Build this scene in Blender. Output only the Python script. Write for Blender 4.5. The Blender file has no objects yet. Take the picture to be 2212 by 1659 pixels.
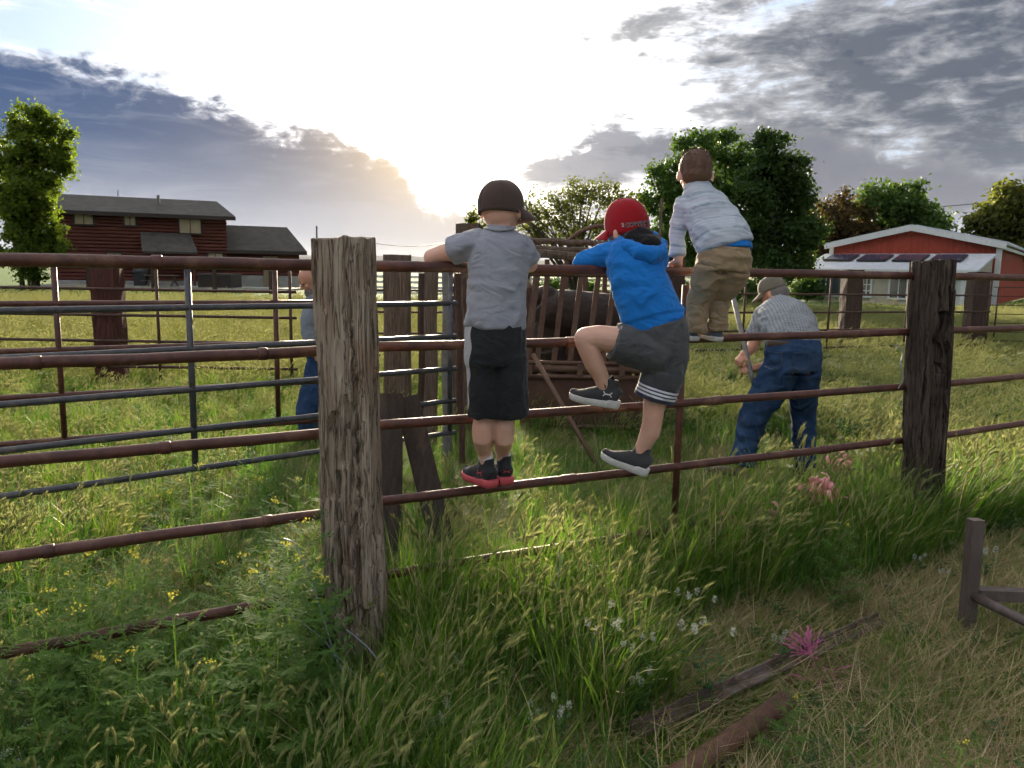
import bpy, bmesh, math, random
import numpy as np
from mathutils import Vector, Matrix

random.seed(7)
rng = np.random.default_rng(11)
scene = bpy.context.scene
C = scene.collection
rad = math.radians

# ------------------------------------------------------------------ camera
EYE = 1.47
PITCH, ROLL = rad(8.28), rad(1.0)
FOCAL_PX, PW, PH = 1703.0, 2212.0, 1659.0
cam_d = bpy.data.cameras.new('camera')
cam = bpy.data.objects.new('camera', cam_d)
C.objects.link(cam)
cam_d.sensor_fit = 'HORIZONTAL'
cam_d.sensor_width = 36.0
cam_d.lens = 36.0 * FOCAL_PX / PW
cam_d.clip_start = 0.05
cam_d.clip_end = 60000
_F = Vector((0, math.cos(PITCH), -math.sin(PITCH)))
_U = Vector((0, math.sin(PITCH), math.cos(PITCH)))
_X = Vector((1, 0, 0))
_c, _s = math.cos(ROLL), math.sin(ROLL)
RX = _X * _c + _U * _s        # image right
UP = _U * _c - _X * _s        # image up
cam.matrix_world = Matrix(((RX.x, UP.x, -_F.x, 0), (RX.y, UP.y, -_F.y, 0), (RX.z, UP.z, -_F.z, EYE), (0, 0, 0, 1)))
scene.camera = cam
CAMLOC = Vector((0, 0, EYE))

def ray(u, v):
    return _F + RX * ((u - PW / 2) / FOCAL_PX) - UP * ((v - PH / 2) / FOCAL_PX)
def at(u, v, Y):
    """the point at distance Y in front of the viewpoint that a direction meets"""
    d = ray(u, v)
    return CAMLOC + d * (Y / d.y)
def ground_at(u, v, z=0.0):
    d = ray(u, v)
    return CAMLOC + d * ((z - EYE) / d.z)

# ------------------------------------------------------------------ node helpers
class S:
    """a socket with arithmetic"""
    def __init__(s, nt, k): s.nt, s.k = nt, k
    def _m(s, op, *a):
        n = s.nt.nodes.new('ShaderNodeMath'); n.operation = op
        for i, x in enumerate((s,) + a):
            if isinstance(x, S): s.nt.links.new(x.k, n.inputs[i])
            else: n.inputs[i].default_value = x
        return S(s.nt, n.outputs[0])
    def __add__(s, o): return s._m('ADD', o)
    __radd__ = __add__
    def __mul__(s, o): return s._m('MULTIPLY', o)
    __rmul__ = __mul__
    def __sub__(s, o): return s._m('SUBTRACT', o)
    def __rsub__(s, o): return (s * -1.0) + o
    def __truediv__(s, o): return s._m('DIVIDE', o)
    def mx(s, o): return s._m('MAXIMUM', o)
    def mn(s, o): return s._m('MINIMUM', o)
    def abs(s): return s._m('ABSOLUTE')
    def frac(s): return s._m('FRACT')
    def sin(s): return s._m('SINE')
    def exp(s): return s._m('EXPONENT')
    def pow(s, e): return s._m('POWER', e)
    def gt(s, e): return s._m('GREATER_THAN', e)
    def lt(s, e): return s._m('LESS_THAN', e)
    def step(s, a, b, lo=0.0, hi=1.0):
        n = s.nt.nodes.new('ShaderNodeMapRange'); n.interpolation_type = 'SMOOTHSTEP'
        s.nt.links.new(s.k, n.inputs[0])
        if a > b: a, b, lo, hi = b, a, hi, lo
        for i, x in zip((1, 2, 3, 4), (a, b, lo, hi)): n.inputs[i].default_value = x
        return S(s.nt, n.outputs[0])
    def curve(s, pts, lo, hi):
        """piecewise curve; x range lo..hi, y range 0..1"""
        t = (s - lo) / (hi - lo)
        n = s.nt.nodes.new('ShaderNodeFloatCurve')
        cv = n.mapping.curves[0]
        for i, (x, y) in enumerate(pts):
            x = (x - lo) / (hi - lo)
            if i < 2: cv.points[i].location = (x, y)
            else: cv.points.new(x, y)
        n.mapping.update()
        s.nt.links.new(t.k, n.inputs['Value'])
        return S(s.nt, n.outputs[0])

def mixc(nt, fac, a, b):
    n = nt.nodes.new('ShaderNodeMix'); n.data_type = 'RGBA'
    for sock, x in ((n.inputs[0], fac), (n.inputs[6], a), (n.inputs[7], b)):
        if isinstance(x, S): nt.links.new(x.k, sock)
        elif isinstance(x, (int, float)): sock.default_value = x
        else: sock.default_value = (*x[:3], 1)
    return S(nt, n.outputs[2])
def vec(nt, x, y, z):
    n = nt.nodes.new('ShaderNodeCombineXYZ')
    for i, q in enumerate((x, y, z)):
        if isinstance(q, S): nt.links.new(q.k, n.inputs[i])
        else: n.inputs[i].default_value = q
    return S(nt, n.outputs[0])
def sep(nt, v):
    n = nt.nodes.new('ShaderNodeSeparateXYZ'); nt.links.new(v.k, n.inputs[0])
    return [S(nt, o) for o in n.outputs]
def noise_n(nt, v, scale, detail=4, rough=.55, dist=0.0, stretch=None):
    if stretch is not None:
        m = nt.nodes.new('ShaderNodeMapping'); m.inputs['Scale'].default_value = stretch
        nt.links.new(v.k, m.inputs[0]); v = S(nt, m.outputs[0])
    n = nt.nodes.new('ShaderNodeTexNoise')
    n.inputs['Scale'].default_value = scale; n.inputs['Detail'].default_value = detail
    n.inputs['Roughness'].default_value = rough; n.inputs['Distortion'].default_value = dist
    nt.links.new(v.k, n.inputs['Vector'])
    return S(nt, n.outputs[0])

# ------------------------------------------------------------------ sky, sun, exposure
SUN_AZ, SUN_EL = rad(-5.0), rad(10.5)
SUN_DIR = Vector((math.sin(SUN_AZ) * math.cos(SUN_EL), math.cos(SUN_AZ) * math.cos(SUN_EL), math.sin(SUN_EL)))
world = bpy.data.worlds.new('World'); scene.world = world
world.use_nodes = True
nt = world.node_tree; nt.nodes.clear()
wo = nt.nodes.new('ShaderNodeOutputWorld')
bg = nt.nodes.new('ShaderNodeBackground')
tc = nt.nodes.new('ShaderNodeTexCoord')
D = S(nt, tc.outputs['Generated'])
dx, dy, dz = sep(nt, D)
az = S(nt, dx.k)._m('ARCTAN2', dy) * 57.2958
el = dz._m('ARCSINE') * 57.2958
cosang = dx * SUN_DIR.x + dy * SUN_DIR.y + dz * SUN_DIR.z
ang = cosang.mn(0.99999)._m('ARCCOSINE') * 57.2958
n_big = noise_n(nt, D, 5.0, 3, .55, .3, (1, 1, 2.6)) - .5
n_mid = noise_n(nt, D, 16.0, 4, .6, .6, (1, 1, 2.2)) - .5
n_fine = noise_n(nt, D, 46.0, 3, .62, .4, (1, 1, 2.0)) - .5
n_str = noise_n(nt, D, 9.0, 4, .6, .8, (1, 1, 5.5)) - .5
# clear sky with thin high cloud
sky_n = nt.nodes.new('ShaderNodeTexSky'); sky_n.sky_type = 'NISHITA'; sky_n.sun_disc = False
sky_n.sun_elevation = SUN_EL; sky_n.sun_rotation = -SUN_AZ if False else SUN_AZ
sky_n.altitude = 1300; sky_n.air_density = 1.0; sky_n.dust_density = 1.5
nish = nt.nodes.new('ShaderNodeVectorMath'); nish.operation = 'SCALE'; nish.inputs[3].default_value = 0.10
nt.links.new(sky_n.outputs[0], nish.inputs[0])
thin = (n_str * 1.3 + n_big * 1.2 + (el - 9.0) * .012 + .42).step(.25, .80)
clear = mixc(nt, .5, S(nt, nish.outputs[0]), (.42, .60, .92))
clear = mixc(nt, thin, clear, (.93, .93, .95))
# glow of the sun through the thin cloud
ew = (ang * -1.0 / 5.5).exp() * 3.4 + (ang * -1.0 / 12.0).exp() * .80
gv = mixc(nt, (ang * -1.0 / 9.0).exp(), (1.0, .97, .95), (1.0, .93, .80))
gl = nt.nodes.new('ShaderNodeVectorMath'); gl.operation = 'SCALE'
nt.links.new(gv.k, gl.inputs[0]); nt.links.new(ew.k, gl.inputs[3])
addv = nt.nodes.new('ShaderNodeVectorMath'); addv.operation = 'ADD'
nt.links.new(clear.k, addv.inputs[0]); nt.links.new(gl.outputs[0], addv.inputs[1])
col = S(nt, addv.outputs[0])
# scattered cloud pieces to the right and overhead
fr = az.curve([(-60, .10), (-32, .05), (-14, .0), (3, .06), (8, .26), (13, .52), (19, .78), (26, 1.0), (60, .95)], -60, 60)
n_brk = noise_n(nt, D, 24.0, 4, .62, .5, (1, 1, 3.0)) - .5
dens = n_big * 1.0 + n_mid * 1.0 + n_str * 1.0 + n_brk * .75 + n_fine * .3 + fr * .70 - .10
m_sc = dens.step(.02, .42)
c_sc = mixc(nt, dens.step(.1, .80), (.46, .47, .50), (.085, .105, .145))
c_sc = mixc(nt, el.step(10, 3) * .55, c_sc, (.27, .295, .345))
c_sc = mixc(nt, (ang * -1.0 / 6.5).exp(), c_sc, (1.1, 1.02, .92))
col = mixc(nt, m_sc, col, c_sc)
# cloud shelf right of the sun
shelf_top = az.curve([(-3, .02), (-1.6, .58), (1, .70), (4, .78), (7.5, .90), (9.5, .86), (12, .88), (18, .86), (25, .7), (40, .5)], -40, 40) * 12.0
shelf_bot = az.curve([(-3, .5), (-1.2, .52), (2, .46), (6, .46), (9, .50), (12, .48), (18, .40), (30, .2), (40, .1)], -40, 40) * 12.0
sh = (shelf_top - .6 + n_mid * 3.0 + n_fine * 2.0 - el).step(-.3, .8) * (el - shelf_bot + n_str * 2.2).step(-.5, .9) * (az + n_mid * 4.0).step(-2.2, .8)
sh_c = mixc(nt, (shelf_top + n_mid * 2.0 - el).step(-.3, 1.8), (.33, .335, .365), (.165, .175, .22))
sh_c = mixc(nt, (ang * -1.0 / 3.6).exp() * .9, sh_c, (1.25, 1.12, .95))
col = mixc(nt, sh * .93, col, sh_c)
# the dark bank to the left
bank_top = az.curve([(-60, .86), (-36, .84), (-33, .83), (-28, .80), (-23, .745), (-18, .675), (-14, .64), (-11, .575), (-9.0, .52), (-8.0, .46), (-7.0, .36), (-5.2, .30), (-3, .28), (40, .25)], -60, 40) * 15.0
n_lip = noise_n(nt, D, 30.0, 4, .6, .8, (1, 1, 1.8)) - .5
db = bank_top + n_mid * 3.6 + n_fine * 2.6 + n_big * 1.8 + n_str * 1.6 + n_lip * 2.2 - el
bk = db.step(-.5, .9)
bank_c = mixc(nt, (el + n_str * 5.0 + n_big * 3.0).step(2.5, 8.8), (.265, .295, .38), mixc(nt, az.step(-34, -9), (.028, .078, .195), (.10, .122, .19)))
bank_c = mixc(nt, (n_str * 1.0 + n_big * .6).step(.02, .32) * .45, bank_c, (.27, .30, .37))
bank_c = mixc(nt, (db + n_lip * 1.5).step(1.7, .1) * az.step(-40, -12, .35, .75), bank_c, (.50, .51, .56))
bank_c = mixc(nt, (ang * -1.0 / 3.7).exp() * 1.0, bank_c, (2.4, 1.75, .95))
col = mixc(nt, bk, col, bank_c)
# haze low over the horizon
hz = (el + n_big * 1.6).step(5.5, .2)
hz_c = mixc(nt, az.step(-30, 26), (.33, .37, .47), (.30, .335, .395))
hz_c = mixc(nt, (ang * -1.0 / 5.5).exp(), hz_c, (1.35, 1.08, .76))
col = mixc(nt, hz * .55, col, hz_c)
nt.links.new(col.k, bg.inputs[0])
bg.inputs[1].default_value = .42
world.cycles.sampling_method = 'MANUAL'; world.cycles.sample_map_resolution = 512
nt.links.new(bg.outputs[0], wo.inputs[0])

sun_d = bpy.data.lights.new('sun', 'SUN')
sun_d.energy = 5.0; sun_d.angle = rad(7.0); sun_d.color = (1.0, .84, .60)
sun = bpy.data.objects.new('sun', sun_d); C.objects.link(sun)
sun.rotation_euler = (-SUN_DIR).to_track_quat('-Z', 'Y').to_euler()
sun.location = (0, 0, 30)
vs = scene.view_settings
vs.view_transform = 'Standard'; vs.look = 'None'; vs.gamma = 1.0; vs.use_curve_mapping = False
vs.exposure = 1.62
scene.cycles.use_denoising = True
scene.cycles.max_bounces = 5; scene.cycles.diffuse_bounces = 2; scene.cycles.glossy_bounces = 2; scene.cycles.transmission_bounces = 3
scene.cycles.use_adaptive_sampling = True; scene.cycles.adaptive_threshold = .03; scene.cycles.adaptive_min_samples = 12; scene.cycles.use_light_tree = False
scene.cycles.transparent_max_bounces = 6
scene.cycles.sample_clamp_indirect = 6.0

# ------------------------------------------------------------------ mesh helpers
def tag(o, label=None, cat=None, group=None, kind=None):
    if label: o['label'] = label
    if cat: o['category'] = cat
    if group: o['group'] = group
    if kind: o['kind'] = kind
    return o
def thing(name, loc, label, cat, group=None):
    o = bpy.data.objects.new(name, None); C.objects.link(o); o.location = Vector(loc)
    o.empty_display_size = .1
    return tag(o, label, cat, group)
def wloc(o):
    v = Vector(o.location)
    return v
def link(name, me, mat=None, parent=None, smooth=False):
    o = bpy.data.objects.new(name, me); C.objects.link(o)
    if mat is not None:
        if not len(me.materials): me.materials.append(mat)
    if smooth: me.polygons.foreach_set('use_smooth', [True] * len(me.polygons))
    if parent is not None:
        o.parent = parent
        top = parent
        loc = Vector((0, 0, 0))
        while top is not None:
            if top.type == 'EMPTY': loc += top.location
            top = top.parent
        if parent.type == 'EMPTY':
            o.matrix_parent_inverse = Matrix.Translation(-loc)
    return o
def copy_tree(o, parent=None):
    c = o.copy(); C.objects.link(c); c.parent = parent
    for ch in list(o.children): copy_tree(ch, c)
    return c

def frame(t, hint=Vector((0, 0, 1))):
    t = Vector(t).normalized()
    h = Vector(hint)
    if abs(t.dot(h.normalized())) > .97: h = Vector((1, 0, 0)) if abs(t.x) < .9 else Vector((0, 1, 0))
    a = h.cross(t).normalized()
    return a, t.cross(a).normalized()

class MB:
    def __init__(s): s.v, s.f = [], []
    def add(s, v, f):
        b = len(s.v); s.v += [tuple(p) for p in v]; s.f += [tuple(i + b for i in q) for q in f]
        return s
    def box(s, c, size, ax=None):
        c = Vector(c); a = ax or (Vector((1, 0, 0)), Vector((0, 1, 0)), Vector((0, 0, 1)))
        h = [x / 2 for x in size]
        v = [c + a[0] * (h[0] * i) + a[1] * (h[1] * j) + a[2] * (h[2] * k) for k in (-1, 1) for j in (-1, 1) for i in (-1, 1)]
        return s.add(v, [(0, 2, 3, 1), (4, 5, 7, 6), (0, 1, 5, 4), (2, 6, 7, 3), (0, 4, 6, 2), (1, 3, 7, 5)])
    def beam(s, a, b, w, h, hint=Vector((0, 0, 1))):
        a, b = Vector(a), Vector(b); t = (b - a).normalized(); p, q = frame(t, hint)
        return s.box((a + b) / 2, ((b - a).length, w, h), (t, p, q))
    def tube(s, pts, r, n=10, caps=True, lat=None):
        """r: number, list of numbers, or list of (ra, rb)"""
        pts = [Vector(p) for p in pts]; k = len(pts)
        if not isinstance(r, (list, tuple)): r = [r] * k
        V = []; hint = Vector(lat) if lat is not None else Vector((0, 0, 1)); prev = None
        for i, p in enumerate(pts):
            t = (pts[min(i + 1, k - 1)] - pts[max(i - 1, 0)]).normalized()
            if lat is not None:
                a = (hint - t * hint.dot(t)).normalized(); b = t.cross(a)
            elif prev is None: a, b = frame(t, hint)
            else:
                a = (prev - t * prev.dot(t)).normalized(); b = t.cross(a)
            prev = a
            ra, rb = r[i] if isinstance(r[i], (list, tuple)) else (r[i], r[i])
            for j in range(n):
                w = 2 * math.pi * j / n
                V.append(p + a * (ra * math.cos(w)) + b * (rb * math.sin(w)))
        F = [(i * n + j, i * n + (j + 1) % n, (i + 1) * n + (j + 1) % n, (i + 1) * n + j) for i in range(k - 1) for j in range(n)]
        if caps:
            F.append(tuple(range(n - 1, -1, -1))); F.append(tuple((k - 1) * n + j for j in range(n)))
        return s.add(V, F)
    def ell(s, c, r, ax=None, n=14, m=9):
        c = Vector(c); a = ax or (Vector((1, 0, 0)), Vector((0, 1, 0)), Vector((0, 0, 1)))
        if not isinstance(r, (tuple, list)): r = (r, r, r)
        V = [c - a[2] * r[2]]
        for i in range(1, m):
            ph = -math.pi / 2 + math.pi * i / m
            for j in range(n):
                w = 2 * math.pi * j / n
                V.append(c + a[0] * (r[0] * math.cos(ph) * math.cos(w)) + a[1] * (r[1] * math.cos(ph) * math.sin(w)) + a[2] * (r[2] * math.sin(ph)))
        V.append(c + a[2] * r[2]); L = len(V) - 1
        F = [(0, 1 + (j + 1) % n, 1 + j) for j in range(n)]
        F += [(1 + (i - 1) * n + j, 1 + (i - 1) * n + (j + 1) % n, 1 + i * n + (j + 1) % n, 1 + i * n + j) for i in range(1, m - 1) for j in range(n)]
        F += [(L, 1 + (m - 2) * n + j, 1 + (m - 2) * n + (j + 1) % n) for j in range(n)]
        return s.add(V, F)
    def prism(s, poly, d):
        """polygon (list of points) extruded by the vector d"""
        n = len(poly); d = Vector(d); poly = [Vector(p) for p in poly]
        s.add(poly + [p + d for p in poly], [tuple(range(n - 1, -1, -1)), tuple(range(n, 2 * n))] + [(i, (i + 1) % n, n + (i + 1) % n, n + i) for i in range(n)])
        return s
    def mesh(s, name='m'):
        me = bpy.data.meshes.new(name); me.from_pydata(s.v, [], s.f); me.update(); return me
    def build(s, name, mat, parent=None, smooth=False):
        return link(name, s.mesh(name), mat, parent, smooth)
    def fixn(s, me):
        bm = bmesh.new(); bm.from_mesh(me); bmesh.ops.recalc_face_normals(bm, faces=bm.faces); bm.to_mesh(me); bm.free()

def pipe(name, pts, r, mat, parent, n=12, ends=True):
    return MB().tube(pts, r, n, ends).build(name, mat, parent, True)

# value noise in numpy
def _hash(ix, iy, iz, seed):
    h = (ix.astype(np.int64) * 374761393 + iy.astype(np.int64) * 668265263 + iz.astype(np.int64) * 1274126177 + seed * 144665) & 0xffffffff
    h = ((h ^ (h >> 13)) * 1274126177) & 0xffffffff
    h = (h ^ (h >> 16)) & 0xffffff
    return h / float(0xffffff) * 2 - 1
def vnoise(P, seed=0):
    P = np.asarray(P, float); I = np.floor(P); f = P - I; f = f * f * (3 - 2 * f); I = I.astype(np.int64)
    out = 0
    for a in (0, 1):
        for b in (0, 1):
            for c in (0, 1):
                w = (f[:, 0] if a else 1 - f[:, 0]) * (f[:, 1] if b else 1 - f[:, 1]) * (f[:, 2] if c else 1 - f[:, 2])
                out = out + w * _hash(I[:, 0] + a, I[:, 1] + b, I[:, 2] + c, seed)
    return out
def fbm(P, oct=4, seed=0, gain=.5):
    P = np.asarray(P, float); a, s, t = 1.0, 0, 0
    for o in range(oct):
        s = s + a * vnoise(P * 2 ** o + o * 17.3, seed + o); t += a; a *= gain
    return s / t
def get_co(me):
    a = np.empty(len(me.vertices) * 3); me.vertices.foreach_get('co', a); return a.reshape(-1, 3)
def set_co(me, a): me.vertices.foreach_set('co', np.ascontiguousarray(a, dtype=np.float32).ravel()); me.update()
def get_no(me):
    a = np.empty(len(me.vertices) * 3, dtype=np.float32); me.vertices.foreach_get('normal', a); return a.reshape(-1, 3)
def set_attr(me, name, vals):
    at_ = me.attributes.new(name, 'FLOAT', 'POINT'); at_.data.foreach_set('value', np.ascontiguousarray(vals, dtype=np.float32))

# ------------------------------------------------------------------ materials
def new_mat(name):
    m = bpy.data.materials.new(name); m.use_nodes = True
    t = m.node_tree; t.nodes.clear()
    o = t.nodes.new('ShaderNodeOutputMaterial'); b = t.nodes.new('ShaderNodeBsdfPrincipled')
    t.links.new(b.outputs[0], o.inputs[0])
    return m, t, b, o
def coords(t, which='Object'):
    n = t.nodes.new('ShaderNodeTexCoord'); return S(t, n.outputs[which])
def attr(t, name):
    n = t.nodes.new('ShaderNodeAttribute'); n.attribute_name = name; return S(t, n.outputs['Fac'])
def put(t, b, key, x):
    if isinstance(x, S): t.links.new(x.k, b.inputs[key])
    elif isinstance(x, (tuple, list)): b.inputs[key].default_value = (*x[:3], 1)
    else: b.inputs[key].default_value = x
def bump(t, b, h, strength=.3, dist=.01):
    n = t.nodes.new('ShaderNodeBump'); n.inputs['Strength'].default_value = strength; n.inputs['Distance'].default_value = dist
    t.links.new(h.k, n.inputs['Height']); t.links.new(n.outputs[0], b.inputs['Normal'])
def surf(name, a, b_, scale=8, stretch=(1, 1, 1), rough=.7, c=None, bstr=.3, bdist=.004, detail=6, spec=.4, metal=0.0, lo=.35, hi=.65, fine=None):
    """two or three base colours mixed by noise, with fine relief"""
    m, t, b, o = new_mat(name); v = coords(t)
    n1 = noise_n(t, v, scale, detail, .6, .2, stretch)
    cc = mixc(t, n1.step(lo, hi), a, b_)
    if c is not None:
        n2 = noise_n(t, v, scale * .37, 4, .6, .5, stretch)
        cc = mixc(t, n2.step(.52, .68), cc, c)
    n3 = noise_n(t, v, (fine or scale * 5), 4, .6, 0, stretch)
    cc = mixc(t, n3.step(.3, .7) * .35, cc, [x * .55 for x in a])
    put(t, b, 'Base Color', cc); put(t, b, 'Roughness', n3.step(0, 1, rough - .1, min(1, rough + .1)))
    b.inputs['Specular IOR Level'].default_value = spec; b.inputs['Metallic'].default_value = metal
    if bstr: bump(t, b, n1 * .5 + n3 * .6, bstr, bdist)
    return m
def cloth(name, a, b_=None, weave=900, rough=.9, bstr=.25, fold=1.0):
    m, t, b, o = new_mat(name); v = coords(t)
    n1 = noise_n(t, v, 9, 5, .6, .3)
    n2 = noise_n(t, v, weave, 2, .6)
    cc = mixc(t, n1.step(.3, .7) * .6, a, b_ or [x * .8 for x in a])
    cc = mixc(t, n2.step(.35, .7) * .4, cc, [min(1, x * 1.5 + .01) for x in a])
    put(t, b, 'Base Color', cc); b.inputs['Roughness'].default_value = rough
    b.inputs['Specular IOR Level'].default_value = .15
    b.inputs['Sheen Weight'].default_value = .25; b.inputs['Sheen Roughness'].default_value = .4
    n3 = noise_n(t, v, 9, 2, .45, .9, (1, 1, 1.6))
    fo = (n3 - .5).abs().step(0, .16)
    bump(t, b, fo * (fold * 1.6) + n2 * .35, bstr * 2.0, .003)
    return m
def leafmat(name, a, b_, trans=.45, rough=.5, tcol=None, scale=3.0):
    """leaf blade: reflects and lets light through; colour varies from leaf to leaf"""
    m, t, b, o = new_mat(name)
    oi = t.nodes.new('ShaderNodeObjectInfo'); r = S(t, oi.outputs['Random'])
    va = attr(t, 'var')
    f = (r * .5 + va * .5).step(.1, .9)
    cc = mixc(t, f, a, b_)
    put(t, b, 'Base Color', cc); b.inputs['Roughness'].default_value = rough; b.inputs['Specular IOR Level'].default_value = .25
    tr = t.nodes.new('ShaderNodeBsdfTranslucent')
    tcc = mixc(t, .5, cc, tcol or [a[0] * 2.2 + .05, a[1] * 2.2 + .05, a[2] * .8])
    t.links.new(tcc.k, tr.inputs[0])
    mx = t.nodes.new('ShaderNodeMixShader'); mx.inputs[0].default_value = trans
    t.links.new(b.outputs[0], mx.inputs[1]); t.links.new(tr.outputs[0], mx.inputs[2]); t.links.new(mx.outputs[0], o.inputs[0])
    return m

M = {}
M['rust'] = surf('rusty red pipe paint', (.118, .040, .028), (.060, .021, .016), 17, rough=.5, c=(.165, .082, .050), bstr=.5, bdist=.003, spec=.5, fine=140)
M['rust_brown'] = surf('brown rusty steel', (.145, .07, .042), (.095, .042, .028), 26, rough=.6, c=(.18, .10, .06), bstr=.3, bdist=.002)
M['dark_rust'] = surf('dark rusted steel', (.085, .04, .028), (.055, .026, .02), 20, rough=.65, c=(.11, .055, .035))
M['grey_pipe'] = surf('grey painted gate pipe', (.068, .068, .080), (.043, .043, .052), 30, rough=.42, c=(.12, .10, .09), bstr=.12, bdist=.001, spec=.6)
M['galv'] = surf('dull grey steel', (.22, .21, .20), (.15, .14, .13), 24, rough=.5, c=(.17, .12, .09), spec=.5)
M['white'] = surf('white paint', (.72, .72, .70), (.62, .62, .60), 10, rough=.6, bstr=.1)
# ================================================================== ground
def gh(x, y):
    """ground height"""
    P = np.stack([np.asarray(x, float), np.asarray(y, float), np.zeros_like(np.asarray(x, float))], 1)
    near = np.clip(1 - (np.hypot(P[:, 0], P[:, 1]) - 14) / 14, 0, 1)
    return (fbm(P * .8, 3, 5) * .05 + fbm(P * 3.1, 2, 9) * .018) * near
def gz(x, y): return float(gh([x], [y])[0])

def ground_sheet():
    a = np.linspace(-1, 1, 261)
    k = np.sinh(a * 7.6) / np.sinh(7.6)
    xs = k * 30000; ys = k * 30000
    X, Y = np.meshgrid(xs, ys); Z = gh(X.ravel(), Y.ravel())
    V = np.stack([X.ravel(), Y.ravel(), Z], 1); n = len(a)
    i = np.arange((n - 1) * (n - 1)); r, c = i // (n - 1), i % (n - 1)
    F = np.stack([r * n + c, r * n + c + 1, (r + 1) * n + c + 1, (r + 1) * n + c], 1)
    me = bpy.data.meshes.new('ground'); me.from_pydata(V.tolist(), [], F.tolist()); me.update()
    m, t, b, o = new_mat('meadow soil and grass')
    v = coords(t); x, y, z = sep(t, v)
    n1 = noise_n(t, v, 2.2, 6, .6, .3); n2 = noise_n(t, v, .11, 5, .6, .5); n3 = noise_n(t, v, 24, 4, .65); n4 = noise_n(t, v, .9, 5, .6, .3, (.35, 1, 1))
    soil = mixc(t, n3.step(.3, .7), (.12, .09, .058), (.20, .155, .095))
    green = mixc(t, n1.step(.35, .65), (.055, .095, .025), (.10, .14, .035))
    near = mixc(t, n1.step(.38, .62), soil, green)
    field = mixc(t, n4.step(.35, .68), (.15, .19, .05), (.30, .28, .10))
    field = mixc(t, n2.step(.4, .62) * .5, field, (.10, .17, .04))
    lawn = mixc(t, n3.step(.3, .7), (.06, .12, .025), (.09, .16, .035))
    far = mixc(t, y.step(27, 31), field, lawn)
    far = mixc(t, y.step(120, 260), far, mixc(t, n2.step(.4, .6), (.16, .19, .07), (.24, .22, .11)))
    c1 = mixc(t, (y + n1 * 3.0).step(9, 12.5), near, far)
    put(t, b, 'Base Color', c1); b.inputs['Roughness'].default_value = .95; b.inputs['Specular IOR Level'].default_value = .1
    bump(t, b, n3 * .6 + n1, .8, .03)
    o_ = link('ground', me, m, None, True); o_['kind'] = 'structure'
ground_sheet()

def mountains():
    mb = MB(); 
    m = surf('bare mountain slope', (.20, .20, .19), (.28, .27, .25), .0006, rough=1, bstr=0, spec=0)
    n = 240; rows = 7
    for k in range(rows):
        for i in range(n):
            a = rad(-75 + 150 * i / (n - 1)); d = 16000 + k * 900
            P = np.array([[a * 9, k * .45, 3.0]])
            peak = .45 * max(0.0, 330 + 420 * float(fbm(P, 5, 21)[0]) + 260 * math.exp(-((math.degrees(a) + 11) / 7) ** 2) + 420 * math.exp(-((math.degrees(a) + 38) / 12) ** 2) - 160 * math.exp(-((math.degrees(a) - 20) / 14) ** 2))
            h = peak * math.sin(math.pi * min(1, (k + .0) / 4)) if k < 3 else peak * (1.0 if k == 3 else .8 - .2 * (k - 4))
            mb.v.append((math.sin(a) * d, math.cos(a) * d, h - 5))
    mb.f = [(k * n + i, k * n + i + 1, (k + 1) * n + i + 1, (k + 1) * n + i) for k in range(rows - 1) for i in range(n - 1)]
    o = mb.build('hills', m, None, True); o['kind'] = 'structure'
mountains()

# ================================================================== weathered timber
def timber_mat(name, a, b_, c, d, s=1.0):
    m, t, b, o = new_mat(name); v = coords(t)
    g5 = noise_n(t, v, 22 * s, 4, .6, .6, (3.0, 3.0, .10))
    g1 = noise_n(t, v, 9 * s, 7, .65, .5, (3.2, 3.2, .32)); g2 = noise_n(t, v, 42 * s, 5, .65, .3, (2.2, 2.2, .16)); g3 = noise_n(t, v, 3.2 * s, 5, .6, .9, (1.4, 1.4, .8)); g4 = noise_n(t, v, 120 * s, 3, .6, 0, (2, 2, .12))
    cc = mixc(t, g1.step(.34, .66), a, b_)
    cc = mixc(t, g3.step(.50, .66) * .8, cc, c)
    cc = mixc(t, g2.step(.58, .72) * .8, cc, d)
    cc = mixc(t, g4.step(.3, .75) * .4, cc, [x * .5 for x in a])
    cc = mixc(t, (g5 - .5).abs().step(.035, .0) * .85, cc, d)
    put(t, b, 'Base Color', cc); b.inputs['Roughness'].default_value = .85; b.inputs['Specular IOR Level'].default_value = .2
    bump(t, b, (g5 - .5).abs().step(0, .05) * .8 + g2 * .7 + g4 * .5 + g1 * .3, .75, .006)
    return m
M['tie'] = timber_mat('weathered grey brown railway tie', (.46, .375, .295), (.29, .21, .152), (.31, .185, .11), (.055, .037, .027))
M['tie_dark'] = timber_mat('dark creosote railway tie', (.11, .083, .064), (.055, .039, .031), (.18, .14, .112), (.016, .012, .010))
M['plank'] = timber_mat('weathered plank', (.20, .15, .115), (.14, .10, .075), (.17, .11, .07), (.06, .045, .035), .8)
M['plank_dark'] = timber_mat('dark old post wood', (.10, .065, .05), (.07, .045, .036), (.085, .05, .035), (.03, .02, .016), .8)

M['plank_red'] = timber_mat('red stained post wood', (.13, .05, .04), (.085, .034, .028), (.10, .045, .035), (.04, .02, .016), .8)

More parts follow.
